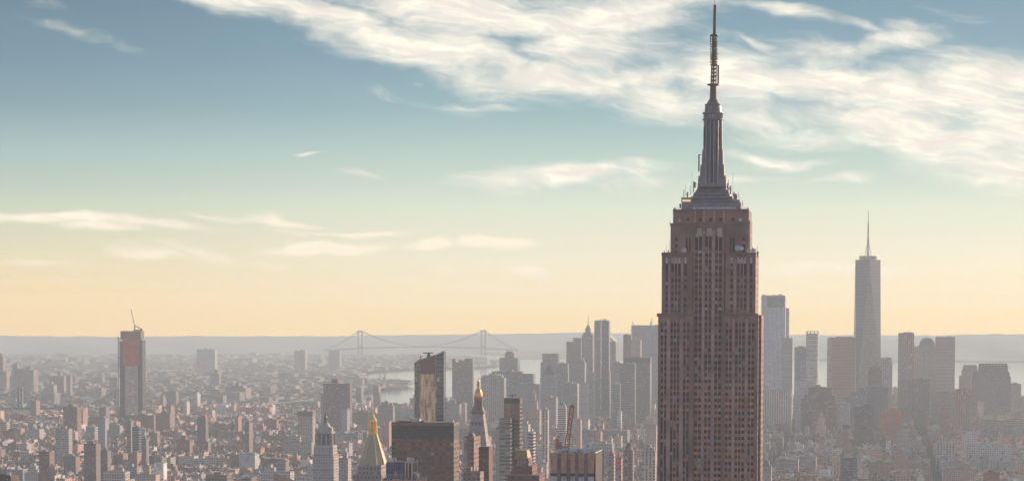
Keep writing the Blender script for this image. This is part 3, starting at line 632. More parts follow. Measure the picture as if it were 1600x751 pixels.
# ------------------------------------------------------------------ clock tower with gilded cupola
def cupola_tower():
    Yd = 2100.0; s = Site(731, 766, 700, Yd, 22); root = empty('office_tower', s.loc, s.rz)
    tag(root, 'slender stone tower with steep pyramid roof and gilded cupola behind the two brown apartment towers', 'office tower')
    def cz(py): return s.z(py, 746)
    def hw(px): return px*Yd/F/2
    c, n = math.cos(R(YAW)), math.sin(R(YAW)); cx = (747.3-748.5)*Yd/F; cy = 11
    def tap(nm, w0, w1, y0, y1, mat, col, side=1.04):
        k = MB(); a, b = hw(w0)*side, hw(w1)*side; lo = [(cx-a, cy-a), (cx+a, cy-a), (cx+a, cy+a), (cx-a, cy+a)]; hi = [(cx-b, cy-b), (cx+b, cy-b), (cx+b, cy+b), (cx-b, cy+b)]
        k.prism(lo, hi, cz(y0) if y0 < 900 else 0, cz(y1), col, 0, 1, col); return k.build(nm, mat, root)
    st = (.36, .28, .26)
    tap('wall', 34, 33.4, 2000, 712, [M['stone'], M['roof']], st); tap('cornice', 37, 37, 712, 708, [M['plain'], M['plain']], st)
    pr = facade('stone pyramid roof with dormers', 3.4, 9.0, .22, .2, lit=0); tap('pyramid_roof', 33.5, 17.0, 708, 646, [pr, M['roof']], (.36, .29, .28))
    tap('cornice', 20.5, 20.5, 646.2, 642.6, [M['plain'], M['plain']], (.28, .19, .17)); tap('upper_stage', 17.5, 13, 642.6, 634.5, [M['stone'], M['roof']], (.24, .16, .15)); 
    k = MB(); k.ring(cx, cy, [(hw(11.5), cz(634.5)), (hw(10.5), cz(620.5))], (.22, .15, .14), 8)
    for i in range(8):
        t = math.pi/8+2*math.pi*i/8; r = hw(12.3); k.bar((cx+r*math.cos(t), cy+r*math.sin(t), cz(634.5)), (cx+r*math.cos(t), cy+r*math.sin(t), cz(620)), .7, (.38, .28, .25))
    k.build('colonnade', [M['plain']], root)
    k = MB(); k.ring(cx, cy, [(hw(12.8), cz(620.5)), (hw(13), cz(618)), (hw(12), cz(614)), (hw(8.5), cz(609.5)), (hw(5), cz(607.5)), (hw(5), cz(602)), (hw(6.4), cz(601.5)), (hw(6.2), cz(600.6)), (hw(3.6), cz(599)), (hw(4), cz(596)), (hw(1.8), cz(593.5)), (hw(1), cz(589)), (.05, cz(586))], (.70, .38, .14), 14); k.build('gilded_cupola', [M['gold']], root)
    for px in (740, 746, 752):
        for py in (664, 682): 
            k = MB(); w = .55; yy = cy-hw(33.5-(708-py)/62*16.5)*1.04-.35; k.box(cx+(px-747.3)*Yd/F-w, cx+(px-747.3)*Yd/F+w, yy-.1, yy+1.6, cz(py), cz(py)+2.2, (.12, .09, .09)); k.build('dormer', [M['plain']], root)
    HERO.append((748, 640, 'the gilded cupola tower'))
cupola_tower()
# ------------------------------------------------------------------ pale clock tower with bronze lantern
def clock_tower():
    Yd = 2900.0; s = Site(490.5, 529, 700, Yd, 24); root = empty('clock_tower', s.loc, s.rz)
    tag(root, 'pale limestone tower with columned belfry, stepped top and dark bronze lantern', 'clock tower')
    k_ = Yd/F; cy = 12
    def X(px): return s.u(px)
    def zz(py): return s.z(py, 508)
    cx = X(508.5)
    def lay(nm, hwx, y0, y1, mat, col, top=None, sd=1.0):
        k = MB(); a = hwx*k_; b = (top or hwx)*k_; lo = [(cx-a, cy-a*sd), (cx+a, cy-a*sd), (cx+a, cy+a*sd), (cx-a, cy+a*sd)]; hi = [(cx-b, cy-b*sd), (cx+b, cy-b*sd), (cx+b, cy+b*sd), (cx-b, cy+b*sd)]
        k.prism(lo, hi, zz(y0) if y0 < 900 else 0, zz(y1), col, 0, 1, tuple(c*.8 for c in col)); return k.build(nm, mat, root)
    pc = (.40, .35, .325)
    lay('wall', 17, 2000, 712, [M['stone'], M['roof']], pc); lay('wall', 15.3, 712, 697, [M['stone'], M['roof']], pc); lay('cornice', 14.8, 697.2, 695.2, [M['plain'], M['plain']], pc)
    k = MB(); z0, z1 = zz(695.2), zz(677); a = 11.4*k_
    k.box(cx-a*.72, cx+a*.72, cy-a*.72, cy+a*.72, z0, z1, (.16, .13, .13))
    for i in range(4):
        for sx, sy in ((0, -1), (1, 0), (0, 1), (-1, 0)):
            t = -a+2*a*i/3; x, y = (t, sy*a) if sx == 0 else (sx*a, t); w = 1.9 if i in (0, 3) else .75
            k.box(cx+x-w, cx+x+w, cy+y-w*.8, cy+y+w*.8, z0, z1, pc)
    k.build('belfry', [M['plain'], M['plain']], root); lay('cornice', 12.6, 677, 674, [M['plain'], M['plain']], pc); lay('attic', 10.4, 674, 669, [M['plain'], M['plain']], pc)
    lay('stepped_roof', 8.4, 669, 660, [M['plain'], M['plain']], (.38, .34, .32), 3.4); lay('stepped_roof', 9.3, 669.1, 667, [M['plain'], M['plain']], pc)
    for dx in (-12, 12):
        k = MB(); k.ring(cx+dx*k_, cy-12*k_, [(1.6, zz(674)), (1.4, zz(670)), (.2, zz(666.5))], pc, 8); k.build('urn', [M['plain']], root)
    k = MB(); k.ring(cx, cy, [(3.2*k_, zz(660)), (3.0*k_, zz(658)), (1.7*k_, zz(657)), (2.4*k_, zz(653.5)), (2.9*k_, zz(652.5)), (2.2*k_, zz(650)), (.9*k_, zz(648.5)), (.5*k_, zz(646)), (.1, zz(645.5))], (.07, .08, .075), 8); k.build('bronze_lantern', [M['steel']], root)
    k = MB(); k.ring(cx, 0, [(.1, 0)], pc) if False else None
    for q in range(16):
        t0, t1 = 2*math.pi*q/16, 2*math.pi*(q+1)/16; r = 2.7; zc_ = zz(704); yf = cy-15.3*k_-.3
        k.face([(cx, yf, zc_), (cx+r*math.cos(t0), yf, zc_+r*math.sin(t0)), (cx+r*math.cos(t1), yf, zc_+r*math.sin(t1))], [(0, 0)]*3, 0, (.36, .33, .31))
    k.bar((cx, yf-.1, zc_), (cx, yf-.1, zc_+2), .3, (.06, .05, .05)); k.bar((cx, yf-.1, zc_), (cx-1.4, yf-.1, zc_-.6), .3, (.06, .05, .05)); k.build('clock_face', [M['plain']], root)
    HERO.append((509, 690, 'the pale belfry clock tower'))
clock_tower()
# ------------------------------------------------------------------ faceted glass tower with slanted top
def slant_tower():
    Yd = 2250.0; k_ = Yd/F
    A = P(647.3, 600, Yd); gz = drop(A.x, Yd); B = P(695, 600, Yd); ox = (A.x+B.x)/2
    root = empty('glass_tower', (ox, Yd, gz), 0); tag(root, 'faceted dark glass skyscraper with a slanted crown rising to a sharp right corner', 'skyscraper')
    def X(px): return P(px, 600, Yd).x-ox
    def Zz(py): return P(670, py, Yd).z-gz
    # footprint: left chamfer, wide front, right chamfer, narrow flank
    lo = [(X(647.6), 9), (X(655.8), 0), (X(680), -.5), (X(692.6), 6), (X(695), 24), (X(652), 28)]
    hi = [(X(647.3), 9), (X(655.6), 0), (X(680.4), -.5), (X(693), 6), (X(694.6), 24), (X(651), 28)]
    zt = [Zz(568.6), Zz(562.5), Zz(555.2), Zz(548.8), Zz(549.5), Zz(566)]
    gl = facade('dark tower glazing', 3.2, 3.9, .94, .86, glass=(.075, .085, .10), g_rough=.09, g_metal=.55, lit=.03, var=.3, w_rough=.35)
    m2, q, b = newmat('bronze glazing with painted reflection'); geo = q.n('ShaderNodeNewGeometry').outputs['Position']
    uv = q.n('ShaderNodeUVMap', uv_map='UVMap').outputs[0]; u, v, _ = q.sep(uv)
    gr = q.m('MAXIMUM', q.m('LESS_THAN', q.m('FRACT', q.m('DIVIDE', v, 19.5)), .03), q.m('LESS_THAN', q.m('FRACT', q.m('DIVIDE', u, 3.7)), .10))
    vn = q.noise(q.xyz(q.m('MULTIPLY', u, .30), q.m('MULTIPLY', v, .05), 0.0), 1.0, 8, .7, .6)
    cc = q.ramp(vn, [(.40, (.16, .10, .07, 1)), (.47, (.56, .36, .20, 1)), (.60, (.86, .64, .38, 1))])  # golden reflection of sunlit buildings, painted as streaks over the bronze glass
    cc = q.mix(q.m('MULTIPLY', gr, .45), cc, (.16, .12, .10, 1)); cc = q.mix(q.m('GREATER_THAN', v, Zz(584)), cc, (.17, .10, .08, 1))
    q.put(b.inputs['Base Color'], cc); b.inputs['Roughness'].default_value = .25; b.inputs['Metallic'].default_value = .25
    k = MB(); k.prism(lo, hi, 0, zt, (.11, .11, .12), 0, 2, (.15, .13, .12)); k.mi[1] = 1; k.build('glass_wall', [gl, m2, M['roof']], root)
    k = MB()
    for i in range(6):
        j = (i+1) % 6; k.bar((*hi[i], zt[i]+.2), (*hi[j], zt[j]+.2), .9, (.22, .19, .18))
    for i in range(5): k.bar((*lo[i], 0), (*hi[i], zt[i]), .5, (.30, .30, .31))
    k.build('edge_trim', [M['metal']], root)
    k = MB(); k.bar((X(669.5), 10, Zz(564)), (X(669.5), 10, Zz(552)), 2.2, (.10, .09, .09)); k.bar((X(660), 10, Zz(551.4)), (X(676.5), 10, Zz(551.2)), 1.0, (.08, .07, .07)); k.box(X(666.5), X(672), 8, 12, Zz(560), Zz(554), (.16, .13, .12)); k.build('roof_crane', [M['steel']], root)
    k = MB(); k.bar((X(656.6), 5, Zz(568)), (X(656.6), 5, Zz(555)), .9, (.12, .1, .1)); k.bar((X(656.6), 5, Zz(557)), (X(661), 5, Zz(556.5)), .5, (.12, .1, .1)); k.build('roof_mast', [M['steel']], root)
    HERO.append((671, 600, 'the slant-topped glass tower')); USED.append((ox, Yd+12, 22))
slant_tower()
# ------------------------------------------------------------------ cluster of named towers near the front
M['bronze'] = facade('bronze glass grid', 3.1, 3.7, .86, .55, glass=(.10, .055, .045), g_rough=.3, lit=.012, var=.9, w_rough=.55)
r_, s_, z_ = tower('office_block', 'broad bronze glass office block with a dark louvred top band and gridded windows', 'office block', 'bronze', (.16, .085, .065), 1850, [(612, 718, 660.5)], 24, short='the broad bronze glass block', pent=[(.1, .5, 1.5)])
k = MB(); k.box(-s_.w/2-.15, s_.w/2+.15, -.15, 24.15, z_-12, z_-1.6, (.075, .065, .07)); k.build('mechanical_band', [M['plain'], M['roof']], r_)
k = MB(); k.box(-s_.w/2-.3, s_.w/2+.3, -.3, 24.3, z_-1.6, z_+.5, (.24, .15, .12)); k.build('roof_edge', [M['plain'], M['roof']], r_)
k = MB()
for i in range(31):
    x = -s_.w/2+s_.w*i/30; k.box(x-.12, x+.12, -.2, -.02, 0, z_-12, (.15, .10, .085))
k.build('mullions', [M['metal']], r_)
r_, s_, z_ = tower('apartment_tower', 'brown brick apartment tower with a pale left strip, sunlit right flank and small arched penthouse', 'apartment tower', 'brickb', (.27, .16, .13), 1700, [(725, 751, 682.5)], 28, short='the arched-penthouse brown tower', pent=[])
k = MB(); k.box(-s_.w/2+.05, s_.u(733.5), -.35, -.02, 0, z_-.3, (.42, .31, .27)); k.build('pale_strip', [M['plain']], r_)
k = MB(); cx, cy = s_.u(741), 8; Q = 1.6
for i in range(8):
    t0, t1 = math.pi*i/8, math.pi*(i+1)/8; k.face([(cx-Q*math.cos(t0), cy-5, z_+1.4+Q*.9*math.sin(t0)), (cx-Q*math.cos(t1), cy-5, z_+1.4+Q*.9*math.sin(t1)), (cx-Q*math.cos(t1), cy+5, z_+1.4+Q*.9*math.sin(t1)), (cx-Q*math.cos(t0), cy+5, z_+1.4+Q*.9*math.sin(t0))], [(0, 0)]*4, 0, (.16, .12, .12))
k.box(cx-Q, cx+Q, cy-5, cy+5, z_, z_+1.4, (.24, .16, .14)); k.face([(cx-Q*math.cos(math.pi*i/8), cy-5.01, z_+1.4+Q*.9*math.sin(math.pi*i/8)) for i in range(9)][::-1], [(0, 0)]*9, 0, (.2, .14, .13)); k.build('arched_penthouse', [M['plain']], r_)
tower('apartment_block', 'low brown brick block at the foot of the arched-penthouse tower', 'apartment block', 'brick', (.34, .22, .19), 1560, [(723, 756, 737)], 14, pent=[(.1, .4, 3)])
r_, s_, z_ = tower('apartment_tower', 'dark red-brown tower with one column of small windows, in front of the cupola tower', 'apartment tower', 'plain', (.17, .085, .07), 1640, [(748, 770, 699.6)], 16, short='the dark red brick tower', pent=[(.05, .9, .8)])
k = MB()
for i in range(18):
    z = z_-5-i*4.5; k.box(s_.u(758), s_.u(759.6), -.12, -.02, z, z+1.6, (.42, .30, .2))
k.build('window_column', [M['plain']], r_)
def glass_slab():
    Yd = 2250; s = Site(788, 816.5, 622, Yd, 18); root = empty('apartment_tower', s.loc, s.rz); tag(root, 'slim bronze glass apartment tower with dark top and glazed box clipped to its lower front', 'apartment tower')
    z = s.z(622); k = MB(); k.box(-s.w/2, s.w/2, 0, 18, 0, z, (.12, .08, .075)); k.build('wall', [M['dark'], M['roof']], root)
    k = MB(); k.box(-s.w/2-.2, s.w/2+.2, -.2, 18.2, s.z(629.5), z+.4, (.09, .07, .07)); k.build('mechanical_band', [M['plain'], M['roof']], root)
    k = MB(); k.box(-s.w/2-.1, s.u(799), -.5, -.25, s.z(652), s.z(629.6), (.36, .20, .14)); k.box(-s.w/2-.2, s.w/2+.2, -.3, -.21, s.z(655), s.z(629.5), (.22, .14, .12)); k.build('bronze_panel', [M['metal']], root)
    k = MB(); k.bar((s.u(794), 9, s.z(617.8)), (s.u(808), 9, s.z(617)), .8, (.08, .07, .07)); k.bar((s.u(800.5), 9, z), (s.u(800.5), 9, s.z(616)), .9, (.08, .07, .07)); k.build('roof_crane', [M['steel']], root)
    gb = facade('glazed box with pale slabs', 5.0, 3.5, .96, .62, glass=(.15, .16, .165), g_rough=.1, g_metal=.4, lit=.10, var=.5)
    k = MB(); k.box(s.u(782.5), s.u(803.5), -12, -.55, 0, s.z(652), (.26, .25, .25)); k.build('glazed_box', [gb, M['roof']], root)
    k = MB()
    for i in range(9):
        zz = s.z(655)-i*13.5; k.box(s.u(782.3), s.u(803.7), -12.2, -.5, zz-.4, zz, (.48, .45, .43))
    k.build('floor_slabs', [M['plain'], M['plain']], root); HERO.append((799, 640, 'the bronze glass slab'))
glass_slab()
def gold_mansard():
    Yd = 1500; s = Site(793, 852, 742, Yd, 26); root = empty('office_tower', s.loc, s.rz); tag(root, 'red brick setback tower with a gold mansard roof at the bottom of the view', 'office tower')
    k = MB(); k.box(-s.w/2, s.w/2, 0, 26, 0, s.z(742), (.22, .11, .095)); k.box(s.u(799), s.u(838), 2, 24, s.z(742), s.z(728), (.24, .10, .085)); k.box(s.u(801.5), s.u(831), 3, 20, s.z(728), s.z(716), (.27, .11, .09)); k.build('wall', [M['brickb'], M['roof']], root)
    k = MB(); zb, zt = s.z(716), s.z(703.5); a, b, c, d = s.u(804), s.u(829), s.u(807), s.u(826); k.prism([(a, 3.4), (b, 3.4), (b, 19.6), (a, 19.6)], [(c, 6), (d, 6), (d, 17), (c, 17)], zb, zt, (.36, .22, .11), 0, 0, (.36, .22, .11)); k.build('mansard_roof', [M['gold_dull']], root)
    k = MB(); k.box(s.u(802), s.u(830.5), 2.6, 20.2, zb-.6, zb+.25, (.3, .2, .15)); k.box(-s.w/2-.3, s.w/2+.3, -.3, 26.3, s.z(742), s.z(741.2), (.3, .2, .17)); k.box(s.u(799)-.3, s.u(838)+.3, 1.7, 24.3, s.z(728), s.z(727.2), (.3, .2, .17))
    for i in range(16):
        x = -s.w/2+s.w*(i+.5)/16; k.box(x-.35, x+.35, -.35, .3, s.z(741.2), s.z(740.4)+.2, (.45, .33, .28))
    k.build('parapet', [M['plain'], M['roof']], root)
    for px in (810, 815, 820):
        k = MB(); k.box(s.u(px), s.u(px+3.4), 2.85, 2.98, s.z(727.5), s.z(719), (.28, .24, .25)); k.build('window', [M['metal']], root)
    HERO.append((816, 715, 'the gold mansard roof'))
gold_mansard()
def copper_top():
    Yd = 1200; s = Site(858.7, 944, 706, Yd, 34); dep = s.depth; root = empty('office_tower', s.loc, s.rz); tag(root, 'office tower with flared copper panels between dark ribs and an open rooftop well', 'office tower')
    a, b = -s.w/2, s.w/2; zt = s.z(706); z1 = s.z(738.5); z2 = s.z(743)
    k = MB(); k.box(a+.8, b-.8, .9, dep-.8, 0, zt-4, (.62, .57, .56), rcol=(.07, .08, .10)); k.build('wall', [M['plain'], M['roof']], root)
    k = MB(); k.prism([(a+.3, .3), (b, .3), (b, dep), (a+.3, dep)], [(a+.3, .3), (b, .3), (b, dep), (a+.3, dep)], z2, z1, (.07, .055, .055), 0, 0, (.1, .1, .1)); k.build('soffit_band', [M['plain']], root)
    xs = [(859.2, 871.8), (877.3, 886.8), (892, 900), (905.2, 914.7), (920, 932.6)]
    def ul(px): return P(px, 720, Yd).x
    f0, f1 = 859.0, 932.8
    def u2(px): return a+(b-a)*(px-f0)/(f1-f0)
    for i, (p0, p1) in enumerate(xs):
        k = MB(); q0, q1 = u2(p0), u2(p1); t0 = .9 if i == 0 else .1; t1 = .9 if i == 4 else .1
        k.prism([(q0+t0, .2), (q1-t1, .2), (q1-t1, .5), (q0+t0, .5)], [(q0, -.7), (q1, -.7), (q1, -.2), (q0, -.2)], z1, zt, (.50, .285, .20), 0, 0, (.5, .3, .2)); k.build('copper_panel', [plainc], root)
    k = MB()
    for (_, p0), (p1, _) in zip(xs, xs[1:]): k.box(u2(p0), u2(p1), -.35, .8, 0, zt-.5, (.17, .15, .16))
    k.build('rib', [M['metal']], root)
    k = MB(); k.box(b-.35, b+.05, -.2, dep, 0, zt-.4, (.05, .045, .045)); k.build('side_wall', [M['metal']], root)
    k = MB(); ph = zt+.05
    for (x0, x1, y0, y1) in ((a, a+.9, 0, dep), (b-.9, b-.37, 0, dep), (a+.9, b-.9, dep-.9, dep)): k.box(x0, x1, y0, y1, zt-4, ph, (.72, .70, .68))
    k.build('parapet', [M['plain'], M['plain']], root)
    k = MB(); rr = random.Random(2)
    for i in range(9): x = a+2+(b-a-5)*i/9; k.box(x, x+1.7, dep*.45, dep*.9, zt-4, zt-rr.uniform(.2, 1.6), rr.choice([(.09, .12, .17), (.2, .2, .22), (.12, .1, .1)]))
    k.build('cooling_unit', [M['metal'], M['metal']], root); HERO.append((902, 720, 'the copper-panelled tower'))
plainc = plain('copper cladding', .45, .15, nscale=.6, namp=.25)
copper_top()
def plant_roof():
    Yd = 1200; s = Site(597, 668, 747, Yd, 24); root = empty('office_building', s.loc, s.rz); tag(root, 'rooftop with slate blue plant box, pale pipework and railings in front of the bronze block', 'office building')
    k = MB(); k.box(-s.w/2, s.w/2, 0, s.depth, 0, s.z(747), (.42, .27, .22), rcol=(.2, .17, .17)); k.build('wall', [M['stone'], M['roof']], root)
    z0 = s.z(747); k = MB(); k.box(s.u(604), s.u(641), 1.5, 15, z0, s.z(722), (.09, .10, .15)); k.build('plant_box', [M['metal'], M['roof']], root)
    k = MB()
    for i in range(9):
        x = s.u(604)+(s.u(641)-s.u(604))*i/8; k.box(x-.08, x+.08, 1.3, 1.48, z0, s.z(722), (.24, .26, .32))
    k.box(s.u(620), s.u(624.5), 1.3, 1.45, z0+.5, s.z(735), (.40, .27, .22)); k.build('panel_seam', [M['metal']], root)
    k = MB(); zz = s.z(719)
    for x in (s.u(642.5), s.u(648), s.u(655)): k.box(x-.35, x+.35, .8, 1.5, z0, zz, (.52, .40, .33)); k.box(x-.35, x+.35, 14, 14.7, z0, zz, (.52, .40, .33))
    k.box(s.u(641), s.u(656), .8, 1.4, zz-.8, zz, (.55, .42, .35)); k.box(s.u(641), s.u(656), 3, 13.5, z0, zz-1.5, (.05, .05, .06)); k.build('screen_frame', [M['metal'], M['metal']], root)
    rr = random.Random(9)
    for px in (605, 607.5, 610.5, 613, 616, 619, 641, 644, 647, 651, 658, 661, 664):
        k = MB(); x = s.u(px); zb = s.z(722) if px < 657 else z0; r = rr.uniform(.5, .95); k.ring(x, rr.uniform(4, 12), [(r, zb), (r, zb+rr.uniform(.8, 1.8)), (r*1.25, zb+2), (r*.5, zb+2.2)], (.80, .68, .58), 10); k.build('fan_housing', [M['metal']], root)
    k = MB()
    for px in range(598, 668, 4): k.bar((s.u(px), .3, z0), (s.u(px), .3, z0+2.2), .12, (.55, .5, .5))
    for h in (1.1, 2.2): k.bar((s.u(598), .3, z0+h), (s.u(667), .3, z0+h), .12, (.55, .5, .5))
    k.bar((s.u(604), 3, s.z(721)), (s.u(636), 5, s.z(720.4)), .4, (.6, .45, .4)); k.bar((s.u(656), 3, z0+3.2), (s.u(667), 5, z0+2.2), .5, (.6, .45, .4)); k.build('railing', [M['metal']], root); HERO.append((630, 730, 'the blue plant-box roof'))
plant_roof()
def lattice_crane(name, label, segs, base, Yd, col, w=2.0, group=None):
    """segs: list of pixel polylines (jib, mast, ties), each a lattice boom; stands on the ground at base px"""
    b = P(base[0], base[1], Yd); gz = drop(b.x, Yd); root = empty(name, (b.x, Yd, gz)); tag(root, label, 'crane', group)
    for nm, pts, ww in segs:
        k = MB()
        for (p0, p1) in zip(pts, pts[1:]):
            A = P(p0[0], p0[1], Yd)-Vector(root.location) if p0[1] < 2000 else Vector((P(p0[0], 700, Yd).x-b.x, 0, 0)); B = P(p1[0], p1[1], Yd)-Vector(root.location)
            if ww < .7: k.bar(A, B, ww, col); continue
            t = (B-A).normalized(); px_ = t.cross(Vector((0, 1, 0))).normalized()*ww/2; py_ = Vector((0, ww/2, 0)); L = (B-A).length; nseg = max(3, int(L/ww/1.3)); cs = [(-1, -1), (1, -1), (1, 1), (-1, 1)]
            for sx, sy in cs: k.bar(A+px_*sx+py_*sy, B+px_*sx+py_*sy, ww*.24, col)
            for i in range(nseg):
                C0 = A+(B-A)*i/nseg; C1 = A+(B-A)*(i+1)/nseg
                for q in range(4):
                    (sx, sy), (tx, ty) = cs[q], cs[(q+1) % 4]; k.bar(C0+px_*sx+py_*sy, C1+px_*tx+py_*ty, ww*.18, col)
        k.build(nm, [M['metal']], root)
    return root
lattice_crane('tower_crane', 'rust red luffing crane with raised jib rising behind the copper-panelled tower', [('mast', [(874, 5000), (874, 690)], 2.4), ('jib', [(885.5, 700), (894, 633)], 2.4), ('jib_head', [(892.5, 634), (895.8, 632.5)], 1.2), ('turntable', [(869, 698), (887, 701)], 2.2), ('back_mast', [(869.5, 700), (870.6, 685), (875.2, 700)], 1.2), ('tie', [(870.6, 685.5), (876.5, 677)], .6)], (874, 700), 1500, (.42, .11, .05))
# steam puffs
def steam(px, py, Yd, sc, seed, label):
    m, q, b = newmat('steam'); b.inputs['Base Color'].default_value = (.88, .86, .84, 1); b.inputs['Roughness'].default_value = 1
    b.inputs['Alpha'].default_value = .5; b.inputs['Subsurface Weight'].default_value = .0
    bm = bmesh.new(); rr = random.Random(seed)
    for i in range(16):
        t = i/16; c = Vector((rr.uniform(-1, 1)*(5-2*t), rr.uniform(-2, 2), rr.uniform(0, 4.2)*(1-abs(rr.uniform(-.6, .6)))))*sc; r = rr.uniform(.5, 1.2)*sc
        g_ = bmesh.ops.create_icosphere(bm, subdivisions=2, radius=r)
        for v in g_['verts']:
            d = v.co.normalized(); v.co = v.co*(1+.25*math.sin(d.x*7+i)+.2*math.sin(d.z*9+i*2))+c
    me = bpy.data.meshes.new('steam'); bm.to_mesh(me); bm.free(); me.materials.append(m)
    o = bpy.data.objects.new('steam', me); COL.objects.link(o); o.location = P(px, py, Yd); tag(o, label, 'steam', kind='stuff')
steam(922, 699, 1260, 1.0, 4, 'white steam drifting above the copper-panelled tower')
# ------------------------------------------------------------------ tower under construction across town
def netted_tower():
    Yd = 5500; s = Site(186.5, 227.5, 530, Yd, 26); d = s.depth; root = empty('construction_tower', s.loc, s.rz); tag(root, 'unfinished residential tower wrapped in red netting, pale glass below, thin crane on top', 'skyscraper')
    U = s.u; a, b = -s.w/2, s.w/2
    dk = facade('open floors', 6, 4, .9, .7, glass=(.05, .05, .055), lit=.0)
    k = MB(); k.box(a, U(196), 1, d, 0, s.z(533), (.06, .05, .055)); k.box(U(196), U(219), 2.5, d, 0, s.z(528), (.12, .07, .06)); k.box(U(219), b, 1, d, 0, s.z(531), (.06, .05, .055)); k.build('wall', [dk, M['roof']], root)
    gl = facade('pale patterned glazing', 7, 5, .8, .7, glass=(.46, .32, .29), g_rough=.6, lit=.25, var=.6)
    k = MB(); k.box(U(196.5), U(219), 0, 2.3, 0, s.z(571), (.46, .38, .37)); k.build('glazed_front', [gl, M['roof']], root)
    k = MB(); k.box(U(192), U(221.5), -.6, 2, s.z(571), s.z(529.5), (.50, .055, .045)); k.build('safety_netting', [M['mesh']], root)
    k = MB(); k.box(U(188.5), U(225), 0, d-1, s.z(529.5), s.z(516.8), (.24, .10, .065)); k.build('formwork', [M['mesh'], M['roof']], root)
    for p0, p1 in ((a-3.2, U(190.5)), (U(223.5), b+.8)):
        k = MB()
        for i in range(13):
            z = s.z(530+i*3.4); k.box(p0, p1, 0, 8, z, z+1.4, (.11, .09, .09))
        k.build('scaffold', [M['plain'], M['plain']], root)
    k = MB(); k.bar((a-3.4, 2, s.z(610)), (a-3.4, 2, s.z(526)), 1.6, (.12, .10, .10)); k.build('hoist', [M['steel']], root)
    k = MB(); k.box(U(211), U(222), 4, 12, s.z(516.6), s.z(514.6), (.55, .14, .07)); k.build('formwork_deck', [M['mesh']], root)
    k = MB(); k.bar((U(212.5), 8, s.z(516)), (U(212.5), 8, s.z(508)), 3, (.35, .22, .16)); k.bar((U(212.5), 8, s.z(508)), (U(206), 8, s.z(483)), 2.0, (.45, .33, .25)); k.bar((U(212.5), 8, s.z(508)), (U(225), 8, s.z(514)), 2.0, (.2, .14, .12)); k.box(U(222.5), U(226), 6, 10, s.z(517), s.z(513), (.12, .09, .09)); k.build('crane', [M['metal']], root)
    HERO.append((207, 590, 'the red-netted tower'))
netted_tower()
# ------------------------------------------------------------------ tallest downtown glass tower
def spire_tower():
    Yd = 6300; gz = drop(1000, Yd); A = P(1354.3, 600, Yd); root = empty('glass_skyscraper', (A.x, Yd, gz), 0); tag(root, 'tall tapering blue glass skyscraper with triangular facets and a thin spire', 'skyscraper')
    def zz(py): return P(1354, py, Yd).z-gz
    h = 19.6*Yd/F; r = h; z0 = 50; zt = zz(405.8)
    q = lambda hx: [(-hx, -hx), (hx, -hx), (hx, hx), (-hx, hx)]
    top = [(0, -r*1.0), (r*1.0, 0), (0, r*1.0), (-r*1.0, 0)]; bot = q(h*.98)
    gl = [facade('tower glass facet', 6, 8, .97, .9, glass=c, g_rough=.3, g_metal=0, lit=0, var=.25) for c in ((.17, .135, .12), (.014, .036, .075))]
    k = MB(); k.box(-h*.98, h*.98, -h*.98, h*.98, 0, z0, (.2, .2, .2)); k.build('base', [M['pierf'], M['roof']], root)
    k = MB()
    for i in range(4):
        b0, b1 = bot[i], bot[(i+1) % 4]; t0, t1 = top[i], top[(i+1) % 4]
        k.face([(*b0, z0), (*b1, z0), (*t0, zt)], [(0, z0), (2*h, z0), (h, zt)], 0, (.35, .3, .28))
        k.face([(*b1, z0), (*t1, zt), (*t0, zt)], [(0, z0), (h, zt), (-h, zt)], 1, (.15, .18, .22))
    k.face([(*t, zt) for t in top], [(0, 0)]*4, 2, (.2, .2, .2)); k.build('glass_shaft', gl+[M['roof']], root)
    k = MB(); k.ring(0, 0, [(h*.62, zt), (h*.66, zt+8), (h*.66, zz(399.8)), (h*.5, zz(399.8))], (.30, .22, .18), 20)
    for i in range(20): t = 2*math.pi*i/20; k.bar((h*.67*math.cos(t), h*.67*math.sin(t), zt), (h*.67*math.cos(t), h*.67*math.sin(t), zz(400)), 1.2, (.5, .42, .35))
    k.build('roof_ring', [M['metal']], root)
    k = MB(); k.ring(0, 0, [(3, zt), (2.6, zz(393)), (2.2, zz(392)), (2.0, zz(378)), (3.4, zz(377)), (3.4, zz(375)), (1.9, zz(374.8)), (1.6, zz(350)), (1.0, zz(348)), (.5, zz(328.5))], (.14, .11, .11), 8)
    for py in (371, 365, 359, 353): k.ring(0, 0, [(2.8, zz(py)), (2.8, zz(py)+1)], (.14, .11, .11), 8)
    for i in range(4):
        t = math.pi/4+math.pi/2*i; k.bar((h*.4*math.cos(t), h*.4*math.sin(t), zt), (1.8*math.cos(t), 1.8*math.sin(t), zz(378)), .8, (.3, .25, .23))
    k.build('spire', [M['steel']], root); HERO.append((1354, 480, 'the tallest spired glass tower')); USED.append((A.x, Yd, 50))
spire_tower()
